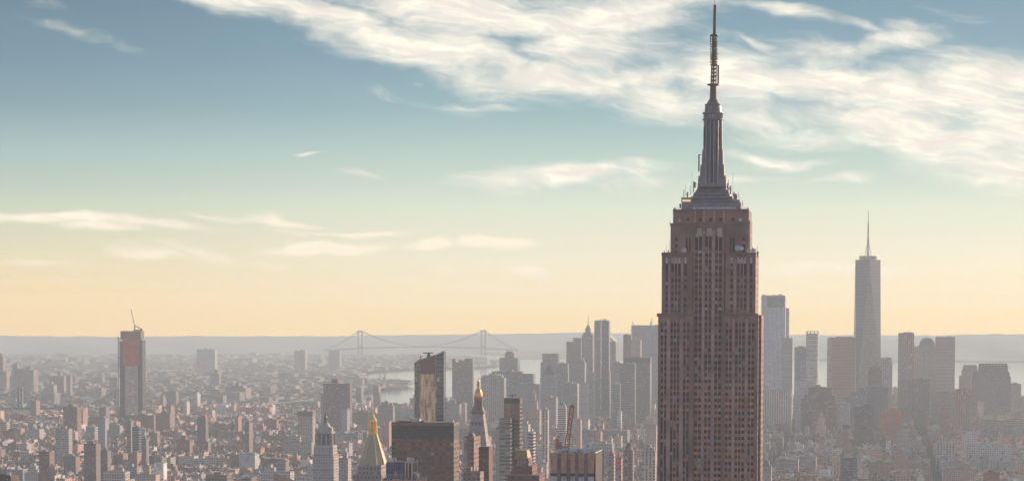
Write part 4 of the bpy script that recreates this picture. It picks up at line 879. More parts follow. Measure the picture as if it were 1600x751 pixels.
# crooked and round tower: curved glass with stacked slabs
def round_tower():
    Yd = 5200; s = Site(1259.5, 1279.5, 518, Yd, 22); root = empty('apartment_tower', s.loc, s.rz); tag(root, 'slim round-cornered apartment tower of stacked pale floor slabs with an open roof frame', 'apartment tower')
    rad = s.w/2; cy = s.depth/2; z1 = s.z(521)
    k = MB(); k.ring(0, cy, [(rad, 0), (rad, z1)], (.5, .47, .44), 20, sy=.9); k.build('wall', [M['balc']], root)
    k = MB(); z = s.z(610)
    while z < z1: k.ring(0, cy, [(rad*.9, z), (rad*1.05, z), (rad*1.05, z+2.0), (rad*.9, z+2.0)], (.62, .57, .51), 20, sy=.9); z += 4.6
    k.build('floor_slabs', [M['plain']], root)
    k = MB()
    for i in range(10): t = 2*math.pi*i/10; k.bar((rad*math.cos(t), cy+rad*.9*math.sin(t), z1), (rad*math.cos(t), cy+rad*.9*math.sin(t), s.z(517.6)), 1, (.2, .17, .16))
    k.ring(0, cy, [(rad*.9, s.z(518)), (rad*1.02, s.z(518)), (rad*1.02, s.z(517))], (.2, .17, .16), 20, sy=.9); k.build('roof_frame', [M['metal']], root); HERO.append((1269, 560, 'the round-cornered slab tower'))
round_tower()
def pyr(root, s, x0, x1, yb, yt, col, nm='pyramid_roof', frac=0.0, mat='plain', dome=False, spire=None):
    a, b = s.u(x0), s.u(x1); d = s.depth; zb, zt = s.z(yb), s.z(yt); c = (a+b)/2; w = (b-a)/2; k = MB(); cy = d/2; hd = min(d/2, w)
    def fp(f): return [(c-w*f, cy-hd*f), (c+w*f, cy-hd*f), (c+w*f, cy+hd*f), (c-w*f, cy+hd*f)]
    if dome:
        n = 5
        for i in range(n):
            t0, t1 = i/n*math.pi/2, (i+1)/n*math.pi/2*.98; k.prism(fp(math.cos(t0)), fp(math.cos(t1)), zb+(zt-zb)*math.sin(t0), zb+(zt-zb)*math.sin(t1), col, 0, 0, col)
    else: k.prism(fp(1), fp(max(.02, frac)), zb, zt, col, 0, 0, col)
    k.build(nm, [M[mat]], root)
    if spire:
        k = MB(); k.ring(c, cy, [(1.2, zt-1), (.3, s.z(spire))], (.12, .1, .1), 6); k.build('spire', [M['steel']], root)
# ------------------------------------------------------------------ downtown and mid distance towers, one by one
T = tower
G1, G2, BR, TN, WH, BL, DK, RD = (.26, .25, .26), (.36, .34, .33), (.26, .18, .155), (.42, .34, .29), (.62, .58, .54), (.20, .22, .26), (.13, .115, .12), (.30, .14, .11)
T('office_tower', 'square-shouldered dark tower rising behind the pointed pyramid-roofed stone tower', 'office tower', 'pier', G1, 6900, [(844.5, 875.5, 566), (847.5, 875, 552.5)], 40, short='the square-shouldered tower', pent=[])
r, s, z = T('courthouse_tower', 'grey stone tower with a tall pointed pyramid roof and columned top', 'office tower', 'stone', G2, 5700, [(844, 871, 592), (846.5, 869.5, 585.5)], 36, short='the pyramid-roofed stone tower', pent=[]); pyr(r, s, 847.5, 868.5, 585.6, 567.5, (.10, .09, .095), spire=561)
T('office_tower', 'broad dark tower with vertical ribs and curved roof box, left of the needle-spired deco tower', 'office tower', 'pierf', (.17, .15, .16), 7000, [(885, 911, 533.8)], 46, short='the broad ribbed tower', pent=[(.42, .98, 12)])
r, s, z = T('deco_tower', 'stepped art deco tower tapering to a slim crown with needle spire', 'office tower', 'pier', (.19, .16, .165), 6900, [(906, 929, 560), (909, 928.5, 522.5), (911.5, 925.5, 519), (914.5, 923.5, 513)], 40, short='the needle-spired deco tower', pent=[]); pyr(r, s, 915, 923, 513.2, 505, (.16, .13, .13), spire=492)
r, s, z = T('apartment_tower', 'very tall rippled steel apartment tower with a bright vertical crease', 'apartment tower', 'pierf', (.34, .30, .30), 5800, [(925, 954.5, 582), (928.5, 953.5, 500.8)], 34, short='the rippled steel tower', pent=[])
k = MB()
rr = random.Random(4)
zq = s.z(640)
while zq < z-2:
    h = rr.uniform(4, 9); o = rr.uniform(-.8, .8); k.box(s.u(939.4)+o, s.u(941.6)+o, -1.2+o*.5, .4, zq, zq+h, (.66, .58, .5)); zq += h
k.build('rippled_fold', [plain('brushed steel', .3, .7)], r)
k = MB(); k.box(s.u(941.8), s.u(953.4), -.7, -.03+.5, s.z(641), z-.5, (.17, .15, .16)); k.build('east_front', [M['pierf'], M['roof']], r)
k = MB(); k.bar((s.u(942), 10, z+3), (s.u(948), 10, z+4.5), 1.6, (.1, .09, .09)); k.bar((s.u(944.5), 10, z), (s.u(944.5), 10, z+4), 1.6, (.1, .09, .09)); k.build('roof_crane', [M['steel']], r)
r, s, z = T('office_tower', 'grey tower with a sloping sunlit roof standing behind the rippled steel tower', 'office tower', 'pier', G1, 6500, [(949, 965.5, 533.6)], 30, pent=[], yaw=14); k = MB(); a, b = s.u(950), s.u(965); k.prism([(a, 0.1), (b, 0.1), (b, s.depth-.1), (a, s.depth-.1)], [(a, 0.1), (b, 0.1), (b, s.depth-.1), (a, s.depth-.1)], z, [s.z(522), z+.5, z+.5, s.z(522)], (.6, .55, .5), 0, 0, (.62, .56, .5)); k.build('sloping_roof', [M['metal']], r)
T('office_tower', 'dark tower wrapped in scaffolding at its top beside the ribbed glass tower', 'office tower', 'pier', (.20, .17, .17), 6200, [(973.8, 988, 523.5)], 30, short='the scaffolded tower', pent=[(.1, .5, 3)])
r, s, z = T('construction_tower', 'concrete tower under construction with orange hoists between the scaffolded tower and the ribbed glass tower', 'construction tower', 'stone', TN, 6150, [(985.5, 1002.5, 531)], 26, pent=[(.2, .5, 5)])
k = MB()
for (p, t) in ((988, 515), (997, 518), (1002, 520)): k.bar((s.u(p), 5, z), (s.u(p), 5, s.z(t)), 1.6, (.42, .17, .10)); k.bar((s.u(p)-7, 5, s.z(t)-2), (s.u(p)+8, 5, s.z(t)), 1.2, (.42, .17, .10))
k.build('hoists', [M['metal']], r)
r, s, z = T('office_tower', 'wide pale blue ribbed office tower with roof mast, partly behind the great skyscraper', 'office tower', 'pierf', (.36, .38, .42), 6300, [(986.5, 1036, 508.3)], 40, short='the ribbed blue tower', pent=[])
k = MB(); k.bar((s.u(1019.5), 9, z), (s.u(1019.5), 9, s.z(497)), 1.6, (.12, .1, .1)); k.bar((s.u(1017.5), 9, z), (s.u(1017.5), 9, s.z(502)), 2.2, (.15, .12, .12)); k.build('roof_mast', [M['steel']], r)
k = MB(); k.bar((s.u(990), 9, z), (s.u(987.5), 9, s.z(502.5)), 1.8, (.2, .13, .1)); k.build('roof_crane', [M['steel']], r)
T('office_tower', 'dark slab with a latticed front and black top band below the ribbed blue tower', 'office tower', 'pierf', (.16, .15, .165), 5500, [(976, 1018.5, 558.6)], 40, top='band', short='the latticed dark slab', pent=[(.1, .6, 3)])
T('office_tower', 'lower latticed grey slab attached left of the black-banded slab', 'office tower', 'dark', (.24, .23, .25), 5400, [(968.5, 994, 568)], 30, pent=[])
T('office_building', 'pale stone office building with fine ribs in front of the spired group', 'office building', 'pierf', (.40, .37, .36), 5200, [(876.5, 905, 599)], 30, short='the pale ribbed building')
T('office_building', 'narrow pale slab standing beside the pale ribbed building', 'office building', 'stone', (.44, .40, .38), 5150, [(905, 920.5, 599.5)], 26)
T('office_building', 'mid-rise dark office building between the pyramid-roofed tower and the broad ribbed tower', 'office building', 'pier', G1, 6300, [(868, 890, 568)], 30)
T('office_building', 'grey block with pale roof box below the broad ribbed tower', 'office building', 'stone', G1, 6000, [(889, 916, 566), (906, 915, 562)], 30)
T('office_building', 'grey slab left of the foot of the rippled steel tower', 'office building', 'pier', G2, 5700, [(916, 930, 583)], 30)
T('office_building', 'dark grey stepped block right of the foot of the rippled steel tower', 'office building', 'stone', G1, 5900, [(953, 971, 566)], 30)
T('office_building', 'pale blue-grey block in front of the dark stepped block', 'office building', 'glass', (.34, .36, .38), 5300, [(955, 970.5, 599)], 26)
r, s, z = T('residential_tower', 'notched brown tower with two uneven prongs right of the slant-topped glass tower', 'apartment tower', 'pierf', (.30, .23, .215), 5600, [(706.5, 741, 566)], 30, short='the notched brown tower', pent=[])
k = MB(); k.box(s.u(706.5), s.u(712), 0, 20, z, s.z(560), (.32, .24, .22)); k.box(s.u(716.5), s.u(723), 5, 20, z, s.z(562), (.28, .21, .2)); k.box(s.u(727.8), s.u(741), 0, s.depth, z, s.z(559.8), (.3, .22, .2)); k.box(s.u(722), s.u(728), 2, 20, z, s.z(564), (.3, .22, .2)); k.build('roof_prong', [M['pierf'], M['roof']], r)
T('apartment_block', 'low grey block at the foot of the notched brown tower', 'apartment block', 'brick', (.26, .24, .25), 5200, [(694, 721, 631), (702, 713, 625.5)], 24)
T('office_tower', 'stepped dark tower with a three-tier top standing against the bay', 'office tower', 'pier', (.24, .21, .215), 6800, [(780.5, 812.5, 558.8), (789, 804.5, 551.5), (791.5, 801.5, 548.5)], 40, short='the three-tier-topped tower', pent=[])
T('office_building', 'wide grey office slab with a stepped roofline below the three-tier-topped tower', 'office building', 'pierf', (.23, .22, .235), 6200, [(766, 837, 583.5), (768, 818, 579.8)], 40, short='the wide stepped slab')
T('office_tower', 'pale grey ribbed tower with a small tower-like corner, behind the gilded cupola', 'office tower', 'pier', (.35, .32, .31), 5500, [(751.5, 791, 590), (753.5, 787, 586)], 30, short='the pale ribbed slab')
T('office_building', 'stepped brick building with sunlit corners falling away to the east', 'office building', 'stone', (.38, .30, .26), 4800, [(818, 846, 640), (824, 841, 627), (829, 838, 614)], 26, short='the stepped sunlit brick building')
T('office_building', 'grey mid-rise behind the bronze glass slab top', 'office building', 'brick', G1, 5600, [(812, 846, 600)], 30)
T('office_building', 'low wide grey block under the pyramid-roofed tower', 'office building', 'stone', (.33, .31, .31), 4900, [(846, 872, 621)], 30)
# right of the great skyscraper
r, s, z = T('apartment_tower', 'tallest pale stone tower just right of the great skyscraper, with open roof frame', 'apartment tower', 'pierf', (.56, .58, .62), 5500, [(1189.5, 1228, 462.5)], 26, short='the pale tower beside the great skyscraper', pent=[])
k = MB(); k.box(s.u(1193), s.u(1226), 2, 20, z, z+2.2, (.3, .22, .18)); k.box(s.u(1191), s.u(1196), 0, 8, z, z+4, (.5, .46, .42)); k.box(s.u(1217), s.u(1222), 0, 8, z, z+4.5, (.4, .36, .33)); k.build('roof_frame', [M['metal']], r)
k = MB(); k.box(s.u(1199), s.u(1227), -.35, -.02, s.z(480), z-1, (.17, .18, .21)); k.build('louvre_band', [M['pierf']], r)
T('office_tower', 'narrow pale tower showing behind the right edge of the tallest pale stone tower', 'office tower', 'stone', (.52, .46, .42), 5900, [(1224, 1233.7, 482)], 20, pent=[])
T('office_tower', 'grey tower with sunlit right face at the shoulder of the tallest pale stone tower', 'office tower', 'stone', (.40, .36, .35), 5400, [(1222, 1239.3, 528.5)], 30)
T('apartment_tower', 'short grey-blue tower between the pale pair and the round-cornered slab tower', 'apartment tower', 'pierf', (.27, .28, .31), 5300, [(1241.5, 1261, 543)], 24, short='the grey-blue tower')
T('apartment_block', 'pale glassy block at the foot of the grey-blue tower', 'apartment block', 'white', (.52, .49, .46), 5000, [(1242, 1276, 595)], 26)
T('apartment_block', 'pale sunlit block at the foot of the tallest pale stone tower', 'apartment block', 'pier', (.50, .45, .41), 5100, [(1189, 1238, 608), (1190, 1204, 602)], 26)
r, s, z = T('office_tower', 'wide reddish-brown glass office tower with a flat top and darker left flank', 'office tower', 'ribbon', (.36, .22, .185), 5900, [(1292.5, 1337, 527.5)], 42, yaw=-9, short='the wide reddish office tower', pent=[(.3, .95, 3)])
T('office_tower', 'pale tower with rounded dark cap close behind the spired glass tower', 'office tower', 'pier', (.36, .32, .31), 6500, [(1370, 1394.5, 566), (1371.5, 1393, 559)], 34, short='the round-capped tower', pent=[])
r, s, z = T('office_tower', 'tower with an arched green-black dome roof facing the hills', 'office tower', 'pier', (.34, .30, .29), 6400, [(1371.8, 1395.5, 575), (1372.2, 1392.5, 560)], 30, pent=[]) if False else (None, None, None)
T('office_tower', 'dark gothic brick tower with rounded top at the foot of the spired glass tower', 'office tower', 'brick', (.15, .11, .11), 5300, [(1356.5, 1377.5, 578), (1358.5, 1375, 572.5)], 26, short='the dark gothic tower', pent=[(.3, .6, 3)])
T('office_building', 'blue-grey glass block stepping down in front of the dark gothic tower', 'office building', 'glass', (.24, .25, .28), 5000, [(1352, 1388, 604)], 34, short='the blue-grey stepped block')
T('office_building', 'low blue-grey wing stepping down towards the wide reddish tower', 'office building', 'pierf', (.24, .24, .26), 4950, [(1330, 1356, 613), (1340, 1356, 607.5)], 30)
T('office_building', 'lowest blue-grey wing beneath the wide reddish tower', 'office building', 'pierf', (.25, .24, .26), 4900, [(1319, 1341, 621)], 30)
T('telephone_building', 'massive brown brick setback building with a notched roofline right of the grey-blue tower', 'office building', 'pier', (.20, .14, .13), 4900, [(1252, 1307, 622), (1256, 1306, 616), (1263, 1301, 606), (1266, 1291, 604)], 40, short='the massive brown setback building')
T('office_block', 'dark brown office block with a black roof box below the blue-grey wings', 'office block', 'brickb', (.17, .13, .125), 4300, [(1335.5, 1366.5, 635)], 30, pent=[(.4, .8, 5)], short='the dark brown block')
T('office_building', 'small light grey block right of the massive setback building', 'office building', 'white', (.42, .40, .40), 4700, [(1310, 1328, 629)], 26)
T('apartment_tower', 'tall brown tower with a steel-railed left edge rising over the hills', 'apartment tower', 'pier', (.34, .25, .225), 5700, [(1403.5, 1428.5, 520.5)], 24, short='the railed brown tower', pent=[(.35, .9, 3)])
r, s, z = T('apartment_block', 'brown block filling the foot of the avenue below the red-wrapped roof', 'apartment block', 'brick', (.36, .26, .23), 3700, [(1398, 1419, 706)], 22)
T('apartment_block', 'grey loft block standing in line with the avenue above the long white-framed loft level', 'loft building', 'loft', (.40, .37, .37), 4300, [(1402, 1420, 674)], 24)
T('apartment_block', 'tan block at the bottom right with two roof boxes, nearest along the avenue', 'apartment block', 'brickb', (.44, .34, .30), 3000, [(1399, 1424, 737)], 22, pent=[(.1, .3, 3), (.6, .85, 4)])
r, s, z = T('office_tower', 'stone tower with dark domed roof between the railed brown tower and the banded tower', 'office tower', 'pierf', (.28, .25, .25), 6500, [(1434, 1462, 540), (1435.5, 1461, 538.5)], 36, short='the dome-roofed tower', pent=[]); pyr(r, s, 1436.5, 1460.5, 538.6, 526.8, (.12, .12, .12), 'dome_roof', dome=True)
T('office_tower', 'tan tower shoulder joined left of the dome-roofed tower', 'office tower', 'pier', (.36, .29, .26), 6300, [(1426.5, 1443, 543), (1427.5, 1434, 541)], 30, pent=[])
T('office_tower', 'flat-topped tower with pale horizontal bands at the right of the domed one', 'office tower', 'ribbon', (.42, .35, .32), 6300, [(1461.5, 1492.5, 526.3)], 34, short='the banded tower', pent=[])
r, s, z = T('office_tower', 'tan tower with a truncated pyramid roof left of the darkest stepped tower', 'office tower', 'pier', (.38, .31, .28), 6400, [(1498, 1529, 587), (1502, 1528, 578.5)], 36, short='the truncated-roof tower', pent=[]); pyr(r, s, 1503.5, 1527.5, 578.6, 569.8, (.18, .16, .16), frac=.85)
r, s, z = T('office_tower', 'massive dark stepped tower with a glazed crown and fine ribs near the right edge', 'office tower', 'pierf', (.20, .17, .17), 5800, [(1517, 1579.5, 588), (1519, 1577.5, 581), (1528, 1575, 572)], 42, short='the massive dark stepped tower', pent=[])
k = MB(); k.box(s.u(1529), s.u(1574), 2, s.depth*.7, z+.05, s.z(567.3), (.11, .09, .09)); 
for i in range(8): k.box(s.u(1532+i*5), s.u(1534.5+i*5), 1.8, 1.98, s.z(571), s.z(569), (.4, .38, .36))
k.build('glazed_crown', [M['plain'], M['roof']], r)
T('apartment_tower', 'grey-tan tower with stepped right side beyond the massive dark stepped tower', 'apartment tower', 'brick', (.32, .26, .25), 6100, [(1577, 1599, 622), (1578, 1595.5, 599.5)], 28)
T('apartment_tower', 'pale apartment tower cut off by the right edge behind the long flat roof', 'apartment tower', 'brick', (.38, .30, .27), 6400, [(1590, 1612, 620)], 28)
T('office_block', 'broad dark office block below the domed tower', 'office block', 'pier', (.20, .175, .18), 5300, [(1424, 1453, 592)], 34, short='the broad dark block')
T('office_block', 'dark grey tower block left of the broad dark block under the railed tower', 'office block', 'pierf', (.23, .20, .21), 5400, [(1408, 1428, 592)], 30)
T('apartment_block', 'brown ribbed apartment slab in front of the truncated-roof tower', 'apartment block', 'pier', (.32, .22, .195), 5000, [(1492, 1517.5, 608)], 28, short='the brown ribbed slab')
T('apartment_block', 'grey-brown block filling the gap below the banded tower', 'apartment block', 'stone', (.29, .245, .24), 5100, [(1455, 1493, 613)], 30)
T('apartment_block', 'thin grey slab left of the brown ribbed slab', 'apartment block', 'brick', (.30, .26, .26), 4900, [(1469, 1486, 620)], 24) if False else None
r, s, z = T('construction_building', 'brick building with bright red construction wrap along its roof right of the broad block', 'construction building', 'stone', (.34, .22, .20), 4500, [(1469, 1484.5, 638)], 22); k = MB(); k.box(s.u(1469.5), s.u(1483), -.5, 12, z-.5, z+2.4, (.62, .09, .05)); k.build('red_wrap', [M['mesh']], r)
r, s, z = T('construction_building', 'mid-rise under construction wrapped in orange-red netting left of the railed tower base', 'construction building', 'stone', (.36, .20, .18), 4600, [(1377, 1409, 640)], 26, short='the orange-netted mid-rise'); k = MB()
for (p0, p1, t, bt) in ((1377, 1384, 645, 665), (1387, 1400, 636.5, 640), (1403, 1408, 642, 655)): k.box(s.u(p0), s.u(p1), -.7, -.1, s.z(bt), s.z(t), (.60, .12, .07))
k.build('orange_netting', [M['mesh']], r)
T('warehouse', 'long white-framed loft building with a grid of dark windows near the right edge', 'loft building', 'white', (.56, .53, .53), 4000, [(1509, 1582, 694)], 34, short='the long white-framed loft', pent=[(.2, .35, 3), (.6, .8, 4)])
T('apartment_block', 'white gridded block left of the long white-framed loft', 'apartment block', 'white', (.55, .52, .51), 4250, [(1503.5, 1524.5, 677)], 26)
T('warehouse', 'long low flat-roofed building across the right edge with a pale roofline', 'warehouse', 'loft', (.40, .36, .33), 4700, [(1530, 1606, 656.5)], 40, short='the long flat roof', pent=[(.1, .3, 3)])
T('glass_building', 'small boxy building of bright blue glass standing alone among low roofs', 'office building', 'glass', (.10, .15, .26), 3300, [(1313.5, 1339.5, 715)], 22, short='the small blue glass box', pent=[])
r, s, z = T('church_tower', 'slim golden-tan steeple tower catching the sun below the massive setback building', 'tower', 'stone', (.55, .42, .33), 4500, [(1275, 1290.5, 665), (1278, 1288, 652), (1281, 1285.5, 647)], 16, short='the golden-tan steeple', pent=[]); pyr(r, s, 1281.5, 1285, 647, 642, (.4, .35, .3))
T('apartment_tower', 'small brown tower with a dark cap between the golden-tan steeple and the blue box', 'apartment tower', 'brick', (.34, .20, .165), 4100, [(1317, 1327.5, 663.5)], 14, top='band')
T('warehouse', 'flat brown-roofed warehouse with a bright skylight right of the great skyscraper base', 'warehouse', 'loft', (.38, .30, .27), 3300, [(1211.5, 1248.5, 717.5)], 34, pent=[(.2, .5, 2)])
T('loft_building', 'wide grey loft with rows of windows right of the flat brown-roofed warehouse', 'loft building', 'loft', (.38, .34, .33), 3450, [(1250, 1276, 713)], 30)
r, s, z = T('church', 'grey domed building near the base of the great skyscraper on its right', 'church', 'stone', (.36, .31, .30), 3200, [(1188, 1206, 727)], 20, pent=[]); pyr(r, s, 1190, 1203, 727, 718, (.24, .17, .16), 'dome_roof', dome=True)
T('apartment_block', 'brown brick block at the lower right between the blue glass box and the loft', 'apartment block', 'brick', (.34, .24, .21), 3200, [(1359, 1391, 722)], 24)
T('apartment_block', 'pinkish tan apartment block at the lower right with stepped top', 'apartment block', 'brick', (.42, .31, .28), 3150, [(1480, 1526, 731), (1490, 1516, 723)], 24)
T('apartment_block', 'dark red brick block near the lower right corner', 'apartment block', 'brick', RD, 2950, [(1536, 1562, 738)], 20)
T('apartment_block', 'grey slab mid-right above the pinkish tan apartment block', 'apartment block', 'brickb', (.33, .30, .31), 3900, [(1421, 1441, 690)], 24)
T('apartment_block', 'pale ribbed twin block left of the long white-framed loft', 'apartment block', 'pier', (.44, .41, .41), 3950, [(1462, 1493, 690), (1466, 1478, 683)], 24)
# centre
r, s, z = T('construction_building', 'pair of blocks with bright red wrapped tops right of the copper-panelled tower', 'construction building', 'white', (.42, .30, .30), 2500, [(951.5, 961.5, 710)], 14, short='the red-wrapped pair'); k = MB(); k.box(s.u(951.5), s.u(961), -.3, 8, z, z+1.8, (.70, .10, .08)); k.build('red_wrap', [M['mesh']], r)
r, s, z = T('construction_building', 'red and white block with glowing red floor edges, right half of the wrapped pair', 'construction building', 'white', (.52, .26, .24), 2480, [(962, 973, 714)], 14); k = MB()
for i in range(3): k.box(s.u(962), s.u(972.4), -.4, -.02, z-1-i*5.5, z+1.2-i*5.5, (.66, .12, .10))
k.build('red_wrap', [M['mesh']], r)
r, s, z = T('office_tower', 'dark brown domed tower right of the red-wrapped pair', 'office tower', 'pier', (.24, .18, .17), 2800, [(974, 991, 704), (977, 988.5, 697)], 16, short='the dark domed tower', pent=[]); pyr(r, s, 978, 987.5, 697, 691, (.13, .12, .12), 'dome_roof', dome=True)
T('apartment_tower', 'pale tower with vertical windows at the left foot of the great skyscraper', 'apartment tower', 'pier', (.46, .38, .34), 3200, [(1003, 1026, 704), (1006, 1024, 699)], 20)
T('apartment_tower', 'tan tower sunlit on its right behind the pale tower by the great skyscraper', 'apartment tower', 'brick', (.44, .36, .31), 3900, [(1010, 1027, 664)], 18)
r, s, z = T('office_tower', 'white horizontally banded tower with a small dark spire in the haze above the crane', 'office tower', 'ribbon', (.56, .51, .48), 4000, [(871.5, 886, 636), (873, 884.5, 632)], 16, short='the white banded tower', pent=[]); pyr(r, s, 873.5, 881, 632, 626, (.12, .13, .14), spire=620)
T('apartment_tower', 'small orange-lit tower right of the crane jib', 'apartment tower', 'brick', (.52, .38, .30), 3900, [(900.5, 909, 655)], 14)
T('apartment_tower', 'cream tower with strong vertical stripes left of the crane', 'apartment tower', 'pier', (.56, .46, .40), 3800, [(848, 858, 640)], 16, short='the cream striped tower')
T('apartment_tower', 'plain tan apartment slab between the cupola tower and the bronze glass slab', 'apartment tower', 'brick', (.38, .30, .28), 2900, [(774.5, 786, 668)], 16)
T('apartment_tower', 'white apartment slab immediately right of the bronze glass slab', 'apartment tower', 'brickb', (.54, .48, .45), 2900, [(817.5, 829, 663)], 18, short='the white apartment slab')
T('apartment_tower', 'white and tan striped apartment tower right of the white slab', 'apartment tower', 'ribbon', (.52, .42, .37), 2750, [(825.5, 837, 675)], 18)
T('office_building', 'cream office building with large windows left of the copper-panelled tower', 'office building', 'white', (.46, .41, .39), 2600, [(836, 858, 700)], 26)
T('office_building', 'pale loft building below the cream office building at the bottom', 'loft building', 'loft', (.48, .42, .40), 2300, [(838, 857, 722)], 20)
T('office_building', 'wide low grey loft behind the copper-panelled tower and the crane', 'loft building', 'loft', (.36, .35, .36), 3500, [(925, 960, 693)], 30)
T('office_building', 'wide flat-roofed brown depot in the haze right of the crane', 'warehouse', 'loft', (.26, .22, .22), 4300, [(905, 985, 672)], 50, pent=[(.2, .3, 4)])
# left: slabs and housing
T('apartment_tower', 'large dark brick slab with a brick roof box standing over the east river', 'apartment tower', 'pierf', (.19, .13, .13), 5000, [(505, 550.5, 599.3)], 22, short='the large dark brick slab', pent=[(.28, .52, 11)])
T('apartment_tower', 'thin grey tower attached left of the large dark brick slab', 'apartment tower', 'brick', (.28, .24, .25), 5100, [(501.5, 507, 615)], 10, pent=[])
T('apartment_tower', 'dark-topped tan block with pale lower floors left of the clock tower', 'apartment tower', 'brickb', (.40, .32, .28), 4200, [(465, 493, 643)], 22, top='band', short='the dark-topped tan block')
T('apartment_block', 'brown brick block left of the dark-topped tan block', 'apartment block', 'brick', (.32, .20, .17), 4000, [(412.5, 435.5, 656)], 18)
T('office_building', 'greenish glass building right of the clock tower', 'office building', 'glass', (.16, .24, .22), 3800, [(527.5, 548, 651)], 22, short='the greenish glass building', pent=[(.1, .6, 3)])
T('apartment_block', 'wide brown slab block between the greenish glass building and the gold pyramid', 'apartment block', 'brick', (.25, .19, .185), 4600, [(547, 583.5, 645)], 20)
T('apartment_block', 'wide tan-sided slab behind the golden spire', 'apartment block', 'brick', (.34, .25, .22), 4500, [(575, 592, 646)], 18)
T('apartment_tower', 'cluster tower with three roof turrets right of the golden spire', 'apartment tower', 'brick', (.27, .23, .23), 5000, [(591.5, 617, 634)], 20, pent=[(.15, .35, 8), (.38, .6, 11), (.7, .9, 7)], short='the three-turret tower')
T('apartment_block', 'thin grey tower in front of the three-turret tower base', 'apartment block', 'brick', (.33, .26, .25), 4300, [(618, 630, 645)], 16)
T('apartment_tower', 'pinkish apartment block with pale windows left of the gold pyramid base', 'apartment tower', 'brick', (.44, .35, .33), 2700, [(530, 549, 716), (536, 545, 706)], 18)
T('office_building', 'long white loft with cornice at the bottom beside the clock tower', 'loft building', 'loft', (.52, .48, .47), 2700, [(407, 460, 736), (412, 430, 730)], 24)
T('office_building', 'white podium building at the foot of the clock tower', 'office building', 'loft', (.54, .50, .48), 2750, [(462, 520, 741), (477, 497, 733)], 26)
T('office_building', 'dark roofed loft block above the long white loft', 'loft building', 'loft', (.24, .20, .20), 3000, [(409, 452, 719)], 22, pent=[(.1, .9, 3)])
r, s, z = T('office_building', 'brick building with a slanting parapet at the bottom edge left of the clock tower', 'office building', 'brick', (.30, .20, .17), 2300, [(427, 464, 752)], 16, pent=[]); k = MB(); a, b = s.u(427), s.u(464); k.prism([(a, 0), (b, 0), (b, .8), (a, .8)], [(a, 0), (b, 0), (b, .8), (a, .8)], z, [s.z(737), s.z(749), s.z(749), s.z(737)], (.32, .2, .17)); k.build('slanting_parapet', [M['plain']], r)
T('office_building', 'glazed mid-rise with sunlit window bands left of the clock tower belfry', 'office building', 'white', (.40, .35, .33), 3500, [(442, 492, 690), (450, 470, 682)], 24)
T('apartment_block', 'white apartment house with stepped roof in front of the greenish glass building', 'apartment block', 'white', (.52, .46, .44), 3300, [(522, 531, 668)], 14) if False else None
T('apartment_tower', 'brown slab with sunlit right end and dark blue front strip left of the netted tower', 'apartment tower', 'pierf', (.26, .17, .15), 4600, [(99, 127, 635.5)], 24, short='the blue-striped brown slab', pent=[(.25, .6, 5)])
T('apartment_tower', 'grey gridded apartment tower in front of the blue-striped slab', 'apartment tower', 'white', (.38, .33, .31), 3900, [(87, 113, 669.5)], 18, short='the grey gridded tower')
T('apartment_tower', 'grey tower with a white sunlit right edge left of the netted tower base', 'apartment tower', 'brick', (.34, .33, .34), 4200, [(153, 170, 653.5)], 20, short='the white-edged grey tower')
T('apartment_block', 'glass-fronted block with stepped white balconies right of the blue-striped slab', 'apartment block', 'balc', (.44, .42, .40), 4000, [(134, 153, 666)], 20)
T('apartment_block', 'cream block catching the sun at the left edge', 'apartment block', 'ribbon', (.58, .46, .36), 4000, [(-4, 15.5, 659), (-3, 8, 656)], 20)
T('apartment_block', 'dark apartment block with a bright golden right end near the left edge', 'apartment block', 'plain', (.22, .17, .15), 3800, [(5, 31.5, 673)], 22, short='the golden-ended dark block')
T('apartment_tower', 'dark brown apartment tower with pale balconies on its sunlit flank, left of its taller twin', 'apartment tower', 'brick', (.21, .14, .125), 3300, [(61, 85, 706)], 20, short='the left dark balcony tower', pent=[(.2, .5, 3)])
T('apartment_tower', 'tall dark grey slab with pale sunlit balcony flank below the white-edged tower', 'apartment tower', 'brick', (.20, .16, .16), 3400, [(131, 157.5, 693.5)], 22, short='the tall dark balcony slab')
T('apartment_tower', 'dark slab with bright flank adjoining the tall dark balcony slab', 'apartment tower', 'brick', (.22, .165, .16), 3350, [(157, 173.5, 704)], 16)
T('apartment_block', 'brown slab with a gridded right half between the balcony towers', 'apartment block', 'brick', (.26, .18, .165), 3250, [(99, 125, 713)], 20)
T('apartment_block', 'rust brown mid block above the brown gridded slab', 'apartment block', 'brick', (.28, .15, .125), 3700, [(105, 132, 691)], 20)
T('apartment_building', 'white ziggurat apartment building stepping up at the bottom left', 'apartment building', 'brick', (.56, .51, .49), 2900, [(38, 67.5, 738), (43, 64, 733), (47, 60, 728)], 20, short='the white ziggurat')
T('office_building', 'dark red roofed building in the bottom left corner', 'office building', 'brick', (.10, .05, .045), 2000, [(-10, 30, 743.5)], 20, short='the dark red corner building', pent=[(.2, .5, 1.6)])
r, s, z = T('office_building', 'cream classical building with a small pavilion roof at the bottom left', 'office building', 'loft', (.50, .42, .38), 2800, [(161, 203, 736), (180, 196, 731)], 22, short='the cream pavilion-roofed building'); pyr(r, s, 184, 194, 731, 725, (.22, .12, .10))
T('apartment_block', 'pale beige block with upper cube right of the cream pavilion building', 'apartment block', 'brick', (.50, .37, .29), 2800, [(212, 250, 741), (224, 236, 727)], 20)
T('apartment_block', 'bright white cube building behind the beige block', 'office building', 'plain', (.74, .70, .68), 3100, [(240, 261, 723)], 18, short='the bright white cube', pent=[])
T('apartment_tower', 'blue-grey glass slab with a tan top left of the netted tower base', 'apartment tower', 'glass', (.24, .28, .33), 3900, [(206.5, 221, 667)], 14, short='the blue-grey slab')
